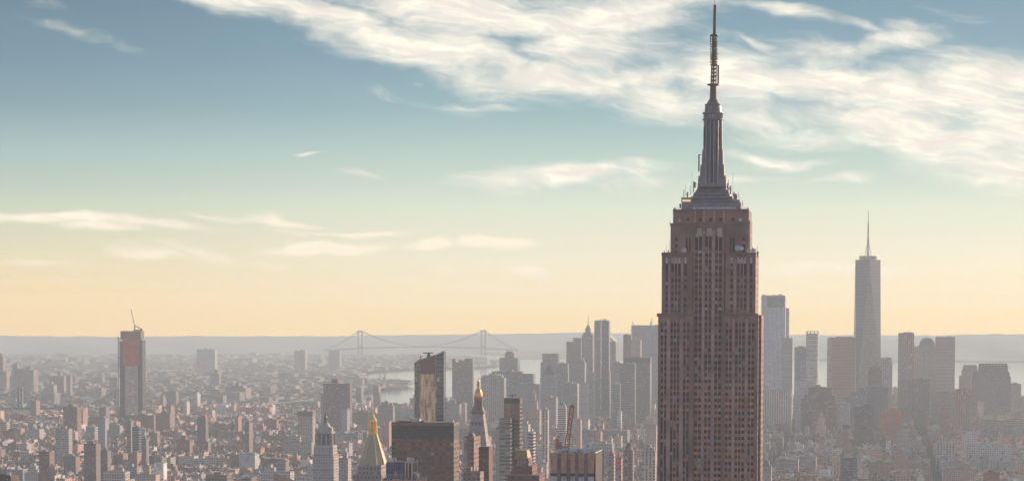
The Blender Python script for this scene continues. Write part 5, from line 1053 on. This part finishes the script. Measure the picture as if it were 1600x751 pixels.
T('apartment_tower', 'dark brown tower joined left of the blue-grey slab', 'apartment tower', 'brick', (.26, .20, .18), 4000, [(198, 208.5, 657.5)], 14)
T('apartment_tower', 'short dark tower right of the blue-grey slab', 'apartment tower', 'brick', (.22, .19, .2), 3800, [(221, 232.5, 685)], 14)
T('apartment_block', 'brown twin-towered block with a brick stair tower below the netted tower', 'apartment block', 'brick', (.28, .165, .15), 3650, [(275.5, 301, 687)], 18, pent=[(.3, .65, 8)], short='the brown twin block')
T('apartment_block', 'long brown housing slab across the base of the netted tower', 'apartment block', 'brick', (.25, .18, .17), 4900, [(196, 245, 648.5)], 20, short='the long brown housing slab')
T('apartment_block', 'brown housing slab right of the long slab with uneven roof', 'apartment block', 'brick', (.26, .19, .18), 4850, [(243, 270, 645.5), (252, 262, 642)], 20)
r, s, z = T('apartment_tower', 'dark tower with a red wrapped roof in front of the bridge', 'apartment tower', 'brick', (.20, .15, .15), 4400, [(308, 325.5, 651.5)], 18, short='the red-capped dark tower', pent=[]); k = MB(); k.box(s.u(316), s.u(324), 2, 12, z+.05, z+4.5, (.6, .12, .10)); k.build('red_wrap', [M['mesh']], r)
T('apartment_tower', 'slim dark tower with pale striped flank right of the red-capped tower', 'apartment tower', 'brick', (.24, .20, .20), 4100, [(382.5, 395, 659.5)], 24, short='the slim striped-flank tower')
T('warehouse', 'grey warehouse with white trim and a dark panel near the bottom centre left', 'warehouse', 'plain', (.42, .41, .42), 3200, [(373.5, 405, 709)], 26, short='the grey white-trimmed warehouse', pent=[(.3, .9, 2)])
T('apartment_block', 'dark grey loft block left of the red-capped tower', 'loft building', 'loft', (.23, .19, .19), 3700, [(312, 330, 690)], 20)
T('apartment_block', 'reddish block with grey front strip left of the brown twin block', 'apartment block', 'pier', (.34, .21, .19), 3900, [(234, 250, 676)], 18)
T('apartment_block', 'grey flat-topped block with red roofline right of the white-edged tower', 'apartment block', 'stone', (.36, .32, .31), 4300, [(170, 192, 664)], 20)
T('apartment_block', 'long dark brown loft roof at the bottom centre left', 'loft building', 'loft', (.22, .15, .13), 2750, [(322, 362, 742)], 24)
# across the river
T('office_tower', 'tall brown tower cut by the left edge across the river', 'office tower', 'pier', (.34, .25, .22), 8200, [(-6, 9.5, 557)], 30, short='the tall brown edge tower', pent=[(.2, .7, 12)])
T('office_tower', 'lower sunlit block beside the tall brown edge tower', 'office tower', 'pier', (.36, .27, .24), 8100, [(3, 15, 580)], 30, pent=[])
T('office_tower', 'dark turreted tower left of the green-roofed block across the river', 'office tower', 'pier', (.22, .20, .21), 8400, [(19, 32, 575), (20, 30, 569)], 24, pent=[(.3, .8, 6)])
r, s, z = T('office_building', 'wide block with green copper roofs and a brown roof tower across the river', 'office building', 'pier', (.28, .22, .21), 8000, [(24, 59.5, 585), (27, 59, 577)], 44, pent=[(.5, .75, 10)], short='the green-roofed block'); k = MB(); k.box(s.u(30), s.u(42), -.3, 14, z-2, z+3, (.17, .27, .24)); k.box(s.u(46), s.u(55), -.3, 14, z-4, z+1, (.17, .27, .24)); k.build('copper_roof', [M['plain'], M['plain']], r)
T('office_tower', 'wide grey-brown tower with a round-topped penthouse across the river', 'office tower', 'pier', (.30, .24, .23), 7800, [(77.5, 104.5, 587.5)], 30, pent=[(.5, .72, 14)], short='the penthouse-topped grey tower')
T('office_tower', 'plain slab touching the right of the penthouse-topped grey tower', 'office tower', 'brick', (.26, .21, .205), 7700, [(103.5, 113, 587.3)], 20, pent=[])
T('office_tower', 'shorter sunlit tower in front of the penthouse-topped grey tower', 'office tower', 'brick', (.34, .27, .25), 7400, [(71, 89, 601)], 30, pent=[(.4, .65, 10)])
T('apartment_tower', 'wide pale slab left of the netted tower across the river', 'apartment tower', 'stone', (.34, .28, .26), 7200, [(171, 187, 590)], 20, pent=[])
T('apartment_tower', 'dark square tower right of the netted tower across the river', 'apartment tower', 'brick', (.20, .18, .19), 6900, [(260.5, 279, 611.5)], 26, short='the dark square river tower')
T('apartment_tower', 'bulky stepped tower with sunlit right end and turreted roof across the river', 'apartment tower', 'stone', (.28, .23, .225), 7300, [(353.5, 392, 606), (360, 386, 602)], 60, pent=[(.35, .6, 10)], short='the bulky stepped river tower')
T('office_building', 'long distant white building on the flat shore with a small roof mast', 'office building', 'stone', (.36, .36, .34), 11000, [(307.5, 339.5, 545.5)], 40, pent=[(.4, .5, 7)])
T('apartment_block', 'distant square block on the shore left of the great bridge', 'apartment block', 'brick', (.24, .22, .22), 11500, [(459.5, 480, 547.8)], 40, pent=[(.55, .75, 7)])
T('apartment_block', 'distant square block just under the left end of the great bridge cables', 'apartment block', 'brick', (.22, .21, .22), 12000, [(513.5, 533.5, 547.5)], 40, pent=[(.6, .72, 9)])
T('church', 'small turreted building by the inlet across the river', 'church', 'stone', (.24, .21, .21), 8800, [(329, 345, 584), (336, 341, 577)], 20, pent=[])
# ------------------------------------------------------------------ bridges
def cable_bridge(name, label, Ypx, towers_, anchors, deck, col, th, tw, group=None, sag=None):
    """towers_: [(px, Y, ytop, ybase, halfwidth_px)], anchors: px ends; deck: function px -> py"""
    b = P(towers_[0][0], deck(towers_[0][0]), towers_[0][1]); root = empty(name, (b.x, b.y, drop(b.x, b.y))); tag(root, label, 'bridge', group); O = Vector(root.location)
    t0, t1 = towers_[0], towers_[-1]
    def Yat(px): 
        f = (px-t0[0])/(t1[0]-t0[0]+1e-9); return t0[1]+(t1[1]-t0[1])*f
    tg = Vector((P(t1[0], 540, t1[1]).x-P(t0[0], 540, t0[1]).x, t1[1]-t0[1], 0)).normalized(); perp = Vector((-tg.y, tg.x, 0))
    for (px, Yd, yt, yb, hw) in towers_:
        k = MB(); c = P(px, yt, Yd)-O; zb = P(px, yb, Yd).z-O.z; w = hw*Yd/F; dd = tw
        for sgn in (-1, 1): x = w*sgn*.72; k.box(c.x+x-w*.34, c.x+x+w*.34, c.y-dd, c.y+dd, zb, c.z, col)
        for f in (0.0, .62): z = c.z-(c.z-zb)*f; k.box(c.x-w*.44, c.x+w*.44, c.y-dd*.9, c.y+dd*.9, z-w*.9 if f else z-w*.8, z, col)
        k.build('bridge_tower', [M['metal'], M['metal']], root)
    k = MB(); px = anchors[0]; prev = None
    while px <= anchors[1]+.01:
        p = P(px, deck(px), Yat(px))-O
        if prev is not None: k.bar(prev, p, 26, col, d=9) if th > 2 else k.bar(prev, p, th*5, col, d=th*4)
        prev = p; px += (anchors[1]-anchors[0])/40
    k.build('deck', [M['metal']], root)
    def cab(px):
        if px < t0[0]: f = (px-anchors[0])/(t0[0]-anchors[0]); return deck(anchors[0])+(t0[2]-deck(anchors[0]))*f+4*(sag or 3)*.35*f*(1-f)
        if px > t1[0]: f = (anchors[1]-px)/(anchors[1]-t1[0]); return deck(anchors[1])+(t1[2]-deck(anchors[1]))*f+4*(sag or 3)*.35*f*(1-f)
        f = (px-t0[0])/(t1[0]-t0[0]); m_ = deck((t0[0]+t1[0])/2)-1.2; y = t0[2]+(t1[2]-t0[2])*f; return y+4*f*(1-f)*(m_-(t0[2]+t1[2])/2)
    for off in (-1, 1):
        k = MB(); prev = None; n = 64
        for i in range(n+1):
            px = anchors[0]+(anchors[1]-anchors[0])*i/n; p = P(px, cab(px), Yat(px))-O+perp*off*tw*.8
            if prev is not None: k.bar(prev, p, th, col)
            prev = p
        k.build('main_cable', [M['metal']], root)
    k = MB(); n = 62
    for i in range(1, n):
        px = anchors[0]+(anchors[1]-anchors[0])*i/n; a = P(px, cab(px), Yat(px))-O; b_ = P(px, deck(px), Yat(px))-O
        if a.z-b_.z > 3: k.bar(a, b_, th*.3, col)
    k.build('suspender_cables', [M['metal']], root)
def dk1(px): return 546.8-((px-515)*(805-px))/((290/2)**2)*5.0 if 515 <= px <= 805 else 546.8
cable_bridge('suspension_bridge', 'great twin-towered suspension bridge spanning the harbour mouth before the horizon hills', 16000, [(562.8, 16600, 515.8, 553.5, 4.0), (755.2, 16000, 515.2, 554.5, 4.2)], (508, 808), dk1, (.03, .035, .04), 3.2, 14, sag=6)
def dk2(px): return 637.5-(px-0)*.004
cable_bridge('suspension_bridge', 'steel suspension bridge with two blue-grey towers half lost in haze across the east river', 6000, [(31.5, 6050, 605.5, 640, 3.6), (183, 6000, 608, 641, 3.4)], (-60, 262), dk2, (.13, .15, .17), 1.3, 6, sag=4)
def dk3(px): return 641.5-(px-280)*.004
cable_bridge('suspension_bridge', 'low grey suspension bridge with one stone tower beside the large dark brick slab', 6500, [(500, 6550, 622, 648, 3.0), (560, 6700, 622, 640, 3.0)], (300, 640), dk3, (.24, .21, .21), 1.2, 6, sag=3)
# second tower leg of the blue-grey bridge shows as a separate portal nearer the left edge
# ------------------------------------------------------------------ port cranes
for px, yt, lab in ((593.5, 582, 'thin harbour crane with upright jib on the port shore, left one of two'), (600.5, 579, 'thin harbour crane with leaning jib on the port shore, right one of two')):
    Yd = 9200; b = P(px, 607, Yd); root = empty('harbour_crane', (b.x, Yd, drop(b.x, Yd))); tag(root, lab, 'crane'); zt = P(px, yt, Yd).z-root.location.z
    k = MB()
    for sx in (-8, 8):
        for sy in (-8, 8): k.bar((sx, sy, 0), (sx*.5, sy*.5, zt*.5), 2.2, (.14, .15, .17))
    k.build('portal_leg', [M['metal']], root)
    k = MB(); k.bar((0, 0, zt*.45), (6 if px > 597 else 0, 0, zt), 3.4, (.14, .15, .17)); k.bar((0, 0, zt*.5), (-14, 0, zt*.62), 2.4, (.14, .15, .17)); k.bar((-14, 0, zt*.62), (6 if px > 597 else 0, 0, zt), 1, (.14, .15, .17)); k.build('jib', [M['metal']], root)
    k = MB(); k.box(-6, 6, -6, 6, zt*.42, zt*.52, (.2, .2, .22)); k.build('cab', [M['metal'], M['metal']], root)
# ferry
p = GP(572, 625.5); root = empty('ferry', (p[0], p[1], drop(*p)), R(70)); tag(root, 'small white ferry crossing the pale water below the port', 'boat')
k = MB(); k.prism([(-14, -5), (10, -5), (17, 0), (10, 5), (-14, 5)], [(-15, -6), (11, -6), (19, 0), (11, 6), (-15, 6)], -.4, 3.5, (.55, .5, .4), 0, 0, (.6, .6, .6)); k.build('hull', [M['metal']], root)
k = MB(); k.box(-12, 7, -4.5, 4.5, 3.5, 7, (.75, .73, .7)); k.box(-8, 3, -3.5, 3.5, 7, 10, (.75, .73, .7)); k.build('cabin', [M['white'], M['metal']], root)
k = MB(); k.ring(-4, 0, [(1.2, 10), (1.0, 14)], (.2, .2, .2), 8); k.build('funnel', [M['metal']], root)
# ------------------------------------------------------------------ generated neighbourhoods
rnd = random.Random(21)
c_, n_ = math.cos(R(YAW)), math.sin(R(YAW))
def w2(u, v): return (u*c_+v*n_, -u*n_+v*c_)
PAL = [((.34, .22, .18), 'brown brick'), ((.40, .23, .19), 'red-brown brick'), ((.52, .38, .31), 'tan brick'), ((.58, .46, .39), 'buff brick'), ((.58, .52, .48), 'pale stone'), ((.40, .37, .37), 'grey stone'), ((.68, .64, .61), 'white painted'), ((.24, .18, .17), 'dark brown brick'), ((.52, .29, .21), 'orange-brown brick'), ((.31, .31, .34), 'slate grey')]
PW = [20, 16, 13, 10, 7, 12, 4, 14, 8, 6]
STY = ['brick', 'brick', 'brickb', 'loft', 'stone', 'white', 'plain']
GRID = {}
for (x, y, r_) in USED: GRID.setdefault((int(x//120), int(y//120)), []).append((x, y, r_))
def blocked(x, y, r):
    i, j = int(x//120), int(y//120)
    for a in (i-1, i, i+1):
        for b in (j-1, j, j+1):
            for (X_, Y_, R_) in GRID.get((a, b), ()):
                if math.hypot(x-X_, y-Y_) < r*.8+R_: return True
    return False
def inside(poly, x, y):
    r = False; n = len(poly); j = n-1
    for i in range(n):
        if (poly[i][1] > y) != (poly[j][1] > y) and x < (poly[j][0]-poly[i][0])*(y-poly[i][1])/(poly[j][1]-poly[i][1])+poly[i][0]: r = not r
        j = i
    return r
PARK = (407, 441, 680, 712)   # photo rows of a tree-filled square
park_c = GP(424, 716); PARKR = (150, 110)
lots = []
v = 2450.0
while v < 7300:
    u = -2300.0
    while u < 2600:
        cx, cy = w2(u+125, v+31)
        if abs(cx) < cy*.24+200 and cy > 2400 and inside(MAN, cx, cy):
            bc = rnd.choices(PAL, PW, k=3)
            bh = rnd.choice([11, 12, 13, 14, 15, 16, 18, 20]) if rnd.random() < .88 else rnd.uniform(22, 30)
            for row in (0, 1):
                uu = u
                while uu < u+232:
                    w = rnd.choice([8, 8, 9, 11, 13, 16, 20, 26]); w = min(w, u+250-uu)
                    if w < 6: break
                    far = v > 4800
                    h = bh+rnd.choice([-3, -2, 0, 0, 1, 3, 5]) if rnd.random() < .975 else rnd.uniform(24, 40)
                    if cx > 350 and 3900 < cy < 5600: h *= 1.25
                    if rnd.random() < .008: h = rnd.uniform(50, 70)
                    d = rnd.uniform(22, 29); x, y = w2(uu+w/2, v+row*32+(0 if row == 0 else 30-d)+d/2)
                    px, pyt = pix(x, y, drop(x, y)+h+3)
                    if -30 < px < 1630 and pyt < 775 and not blocked(x, y, max(w, d)*.5) and not ((x-park_c[0])**2/PARKR[0]**2+(y-park_c[1])**2/PARKR[1]**2 < 1) and not (1030 < px < 1184 and pyt < 760 and y > 1400 and pix(x, y, 0)[1] < 900 and 1040 < px < 1176): lots.append((x, y, w, d, h, px, pyt, bc))
                    uu += w+(.4 if rnd.random() < .8 else 5)
        u += 266
    v += 80
rnd.shuffle(lots)
def score(l): return (l[2]*(l[4]**1.5))/(l[1]**3.0)
lots.sort(key=score, reverse=True)
# never let the biggest boxes all be heroes of one row: the ones that show largest become objects of their own
NIND = 150
ind, rest = lots[:NIND], lots[NIND:]
print('lots', len(lots))
def box_details(m, x0, x1, y0, y1, z, col, r, org, rot, rich=True):
    pc = tuple(c*.9 for c in col); t = .5
    w, d = x1-x0, y1-y0
    m.box(x0, x1, y0-.02, y0+t, z, z+1.0, pc, 1, 1, pc, rot, org)
    m.box(x1-t, x1+.02, y0+t, y1, z, z+1.0, pc, 1, 1, pc, rot, org)
    if w > 7.5:
        bw = r.uniform(3, 6); bx = r.uniform(x0+1, x1-bw-1); by = r.uniform(y0+d*.3, y0+d*.6); q = r.choice([(.42, .36, .32), (.3, .22, .2), col, col]); m.box(bx, bx+bw, by, by+r.uniform(4, 7), z+.01, z+r.uniform(2.6, 4.5), q, 1, 1, (.35, .33, .32), rot, org)
    if w > 20 and r.random() < .6:
        bw = r.uniform(4, 9); bx = r.uniform(x0+1, x1-bw-1); by = y0+d*.68; m.box(bx, bx+bw, by, by+r.uniform(3, 6), z+.01, z+r.uniform(2, 5), r.choice([(.62, .6, .58), (.35, .3, .28)]), 1, 1, (.4, .38, .36), rot, org)
    return
SIMPLE = {'brick': 'brick', 'brickb': 'brick', 'loft': 'loft', 'stone': 'stone', 'white': 'white-framed', 'plain': 'blank-walled'}
ROOFC = [((.10, .095, .095), 'black roof'), ((.16, .145, .14), 'dark grey roof'), ((.24, .215, .20), 'brown-grey roof'), ((.34, .32, .31), 'grey roof'), ((.68, .64, .62), 'silvery roof'), ((.24, .15, .12), 'rusty roof'), ((.72, .70, .68), 'white roof')]
LAB = {}; ORD = ['', 'second such ', 'third such ', 'fourth such ']
for (x, y, w, d, h, px, pyt, bc) in ind:
    (col, cn) = rnd.choice(bc); st = rnd.choice(STY); (rc, rn) = rnd.choice(ROOFC)
    h = min(h*.92, 27+h*.12); nm = 'apartment_house' if h < 30 else 'apartment_tower' if w < 30 else 'apartment_block'
    o = empty(nm, (x-d/2*n_, y-d/2*c_, drop(x, y)+3), -R(YAW))
    m = MB(); m.box(-w/2, w/2, 0, d, 0, h, col, rcol=rc)
    two = h > 34 and rnd.random() < .5
    if two: m.box(-w/2*.6, w/2*.6, 2, d-3, h, h*1.14, col, rcol=rc)
    m.build('wall', [M[st], M['roof']], o); ht = h*1.14 if two else h
    k = MB(); pc = tuple(c*.85 for c in col); k.box(-w/2, w/2, -.3, -.01, h-.6, h+1, pc); k.box(w/2+.01, w/2+.3, 0, d, h-.6, h+1, pc); k.build('parapet', [M['plain'], M['roof']], o)
    k = MB(); bw = rnd.uniform(.2, .4)*w; bx = rnd.uniform(-w*.25, w*.25-bw*.2); k.box(bx-bw*.4, bx+bw*.4, d*.35, d*.7, ht+.02, ht+rnd.uniform(3, 5.5), rnd.choice([pc, (.5, .46, .43), (.32, .22, .19)])); k.build('roof_bulkhead', [M['plain'], M['roof']], o)
    tank = rnd.random() < .55; extra = 'no water tank'
    if tank:
        k = MB(); tx = rnd.choice([-1, 1])*w*.3; k.ring(tx, d*.5, [(.4, ht), (.4, ht+3), (2.1, ht+3), (2.1, ht+6.6), (.1, ht+8.4)], (.17, .12, .09), 10); k.build('water_tank', [M['plain']], o); extra = 'a water tank on its left' if tx < 0 else 'a water tank on its right'
    near = min(HERO, key=lambda q: math.hypot((q[0]-px), (q[1]-pyt)*1.3)); dx, dy = px-near[0], pyt-near[1]
    rel = ('well ' if math.hypot(dx, dy) > 70 else '') + (('right of ' if dx > 0 else 'left of ') if abs(dx) > abs(dy)*1.1 else ('below ' if dy > 0 else 'above '))
    sz = 'tall' if h > 42 else 'mid-height' if h > 28 else 'low'; wd_ = 'broad' if w > 34 else 'narrow' if w < 17 else 'squarish'
    ss = SIMPLE[st]; lab = f"{sz} {wd_} {cn} {'stepped ' if two else ''}building, {rn}, {rel}{near[2]}"
    if lab in LAB: lab = lab.replace(rn, rn+' and '+('one' if tank else 'no')+' tank')
    q = 0
    while lab in LAB and q < 8:
        q += 1; lab = f"{sz} {wd_} {cn} building with {rn}, {['nearer', 'farther', 'plainer', 'taller', 'paler', 'wider', 'slimmer', 'darker'][q-1]} one {rel}{near[2]}"
    if len(lab.replace('-', ' ').split()) > 16: lab = lab.replace(' and '+('one' if tank else 'no')+' tank', '')
    if lab in LAB: lab = lab.replace('building', 'block')
    LAB[lab] = 1; tag(o, lab, 'building', 'apartment buildings and lofts filling the blocks')
m = MB(); mats = [M['brick'], M['roof'], M['loft'], M['stone'], M['white'], M['plain'], M['brickb']]; IDX = {'brick': 0, 'loft': 2, 'stone': 3, 'white': 4, 'plain': 5, 'brickb': 6}
mx = [MB() for _ in range(1)]
for (x, y, w, d, h, px, pyt, bc) in rest:
    (col, cn) = rnd.choice(bc); j_ = rnd.uniform(.85, 1.15); col = tuple(c*j_ for c in col); st = rnd.choice(STY); rc = rnd.choice(ROOFC)[0]
    gz = drop(x, y)+3; m.box(-w/2, w/2, -d/2, d/2, gz, gz+h, col, IDX[st], 1, rc, -R(YAW), (x, y))
    box_details(m, -w/2, w/2, -d/2, d/2, gz+h, col, rnd, (x, y), -R(YAW))
    if y < 5200 and rnd.random() < .3:
        tx, ty = w2(0, 0); m.ring(x+rnd.uniform(-3, 3), y, [(.3, gz+h), (.3, gz+h+3), (1.9, gz+h+3), (1.9, gz+h+6.2), (.1, gz+h+8)], (.17, .12, .09), 6, 1, 1)
# mass: thousands of further low buildings of the same blocks
o = m.build('city_blocks', mats); tag(o, 'countless low brick and stone buildings packed in blocks behind the nearer ones', 'city', kind='stuff')
m = MB(); v = 6700.0; cnt = 0
while v < 16800:
    st_ = 85 if v < 9500 else 130
    u = -4500.0
    while u < 2500:
        far = 1 if v < 9500 else 1.7
        w = rnd.uniform(16, 50)*far; a = .35; x = u*math.cos(a)*1.0+rnd.uniform(-6, 6); y = v+rnd.uniform(-20, 20)+u*.12
        if abs(x) < y*.225+150 and inside(BRK, x, y) and not blocked(x, y, w*.5) and rnd.random() < .86:
            h = rnd.choice([7, 8, 9, 10, 11, 12, 14]) if rnd.random() < .96 else rnd.uniform(18, 34); dd = rnd.uniform(16, 34)*far
            if rnd.random() < .05: w *= 1.6
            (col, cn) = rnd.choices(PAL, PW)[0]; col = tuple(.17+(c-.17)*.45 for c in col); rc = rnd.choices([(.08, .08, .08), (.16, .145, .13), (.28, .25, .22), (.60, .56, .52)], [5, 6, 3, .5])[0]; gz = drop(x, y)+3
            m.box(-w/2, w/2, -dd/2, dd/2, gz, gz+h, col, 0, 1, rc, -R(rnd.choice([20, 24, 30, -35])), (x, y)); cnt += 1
            if rnd.random() < .2: m.box(-w/5, w/6, -dd/5, dd/4, gz+h, gz+h+rnd.uniform(3, 6), col, 1, 1, (.3, .28, .27), -R(24), (x, y))
        u += w+rnd.uniform(2, 26)*far
    v += st_
print('brooklyn', cnt)
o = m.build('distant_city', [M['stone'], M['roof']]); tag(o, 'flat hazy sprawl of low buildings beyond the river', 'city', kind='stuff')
# trees: winter square and far shore woods
def make_tree(seed):
    r = random.Random(seed); root = empty('bare_tree', (0, 0, 0)); k = MB(); bk = (.09, .07, .06)
    k.ring(0, 0, [(.35, 0), (.22, 5)], bk, 6)
    tips = []
    for i in range(9):
        t = r.uniform(0, 6.28); e = r.uniform(.5, 1.2); L = r.uniform(3.5, 6); z = r.uniform(3, 5.2); p = Vector((math.cos(t)*math.cos(e)*L, math.sin(t)*math.cos(e)*L, z+math.sin(e)*L)); k.bar((0, 0, z), p, .16, bk); tips.append(p)
    k.build('trunk', [M['plain']], root); k = MB(); col = r.choice([(.36, .19, .10), (.32, .18, .11), (.28, .18, .11)])
    for p in tips+[Vector((0, 0, 9))]:
        for _ in range(26):
            c = p+Vector((r.gauss(0, 1.2), r.gauss(0, 1.2), r.gauss(0, 1.0))); a = Vector((r.uniform(-1, 1), r.uniform(-1, 1), r.uniform(-1, 1))).normalized()*.55; b = a.cross(Vector((r.uniform(-1, 1), r.uniform(-1, 1), 1))).normalized()*.5
            v_ = r.uniform(.7, 1.3); k.face([c-a, c+b, c+a, c-b], [(0, 0)]*4, 0, tuple(x*v_ for x in col))
    k.build('crown', [M['plain']], root); return root
protos = [make_tree(i) for i in range(4)]; placed = 0; rt = random.Random(8)
for i in range(90):
    a, rr_ = rt.uniform(0, 6.28), math.sqrt(rt.random()); x, y = park_c[0]+math.cos(a)*rr_*PARKR[0]*.96, park_c[1]+math.sin(a)*rr_*PARKR[1]*.96
    if i < 4: t = protos[i]
    else:
        s0 = protos[i % 4]; t = s0.copy(); COL.objects.link(t)
        for ch in list(s0.children): q_ = ch.copy(); COL.objects.link(q_); q_.parent = t
    sc = rt.uniform(1.3, 2.0); t.location = (x, y, drop(x, y)+3); t.rotation_euler = (0, 0, rt.uniform(0, 6.28)); t.scale = (sc, sc, sc); tag(t, 'rust brown bare-twigged tree in the leafy square left of the clock tower', 'tree', 'trees of the leafy square')
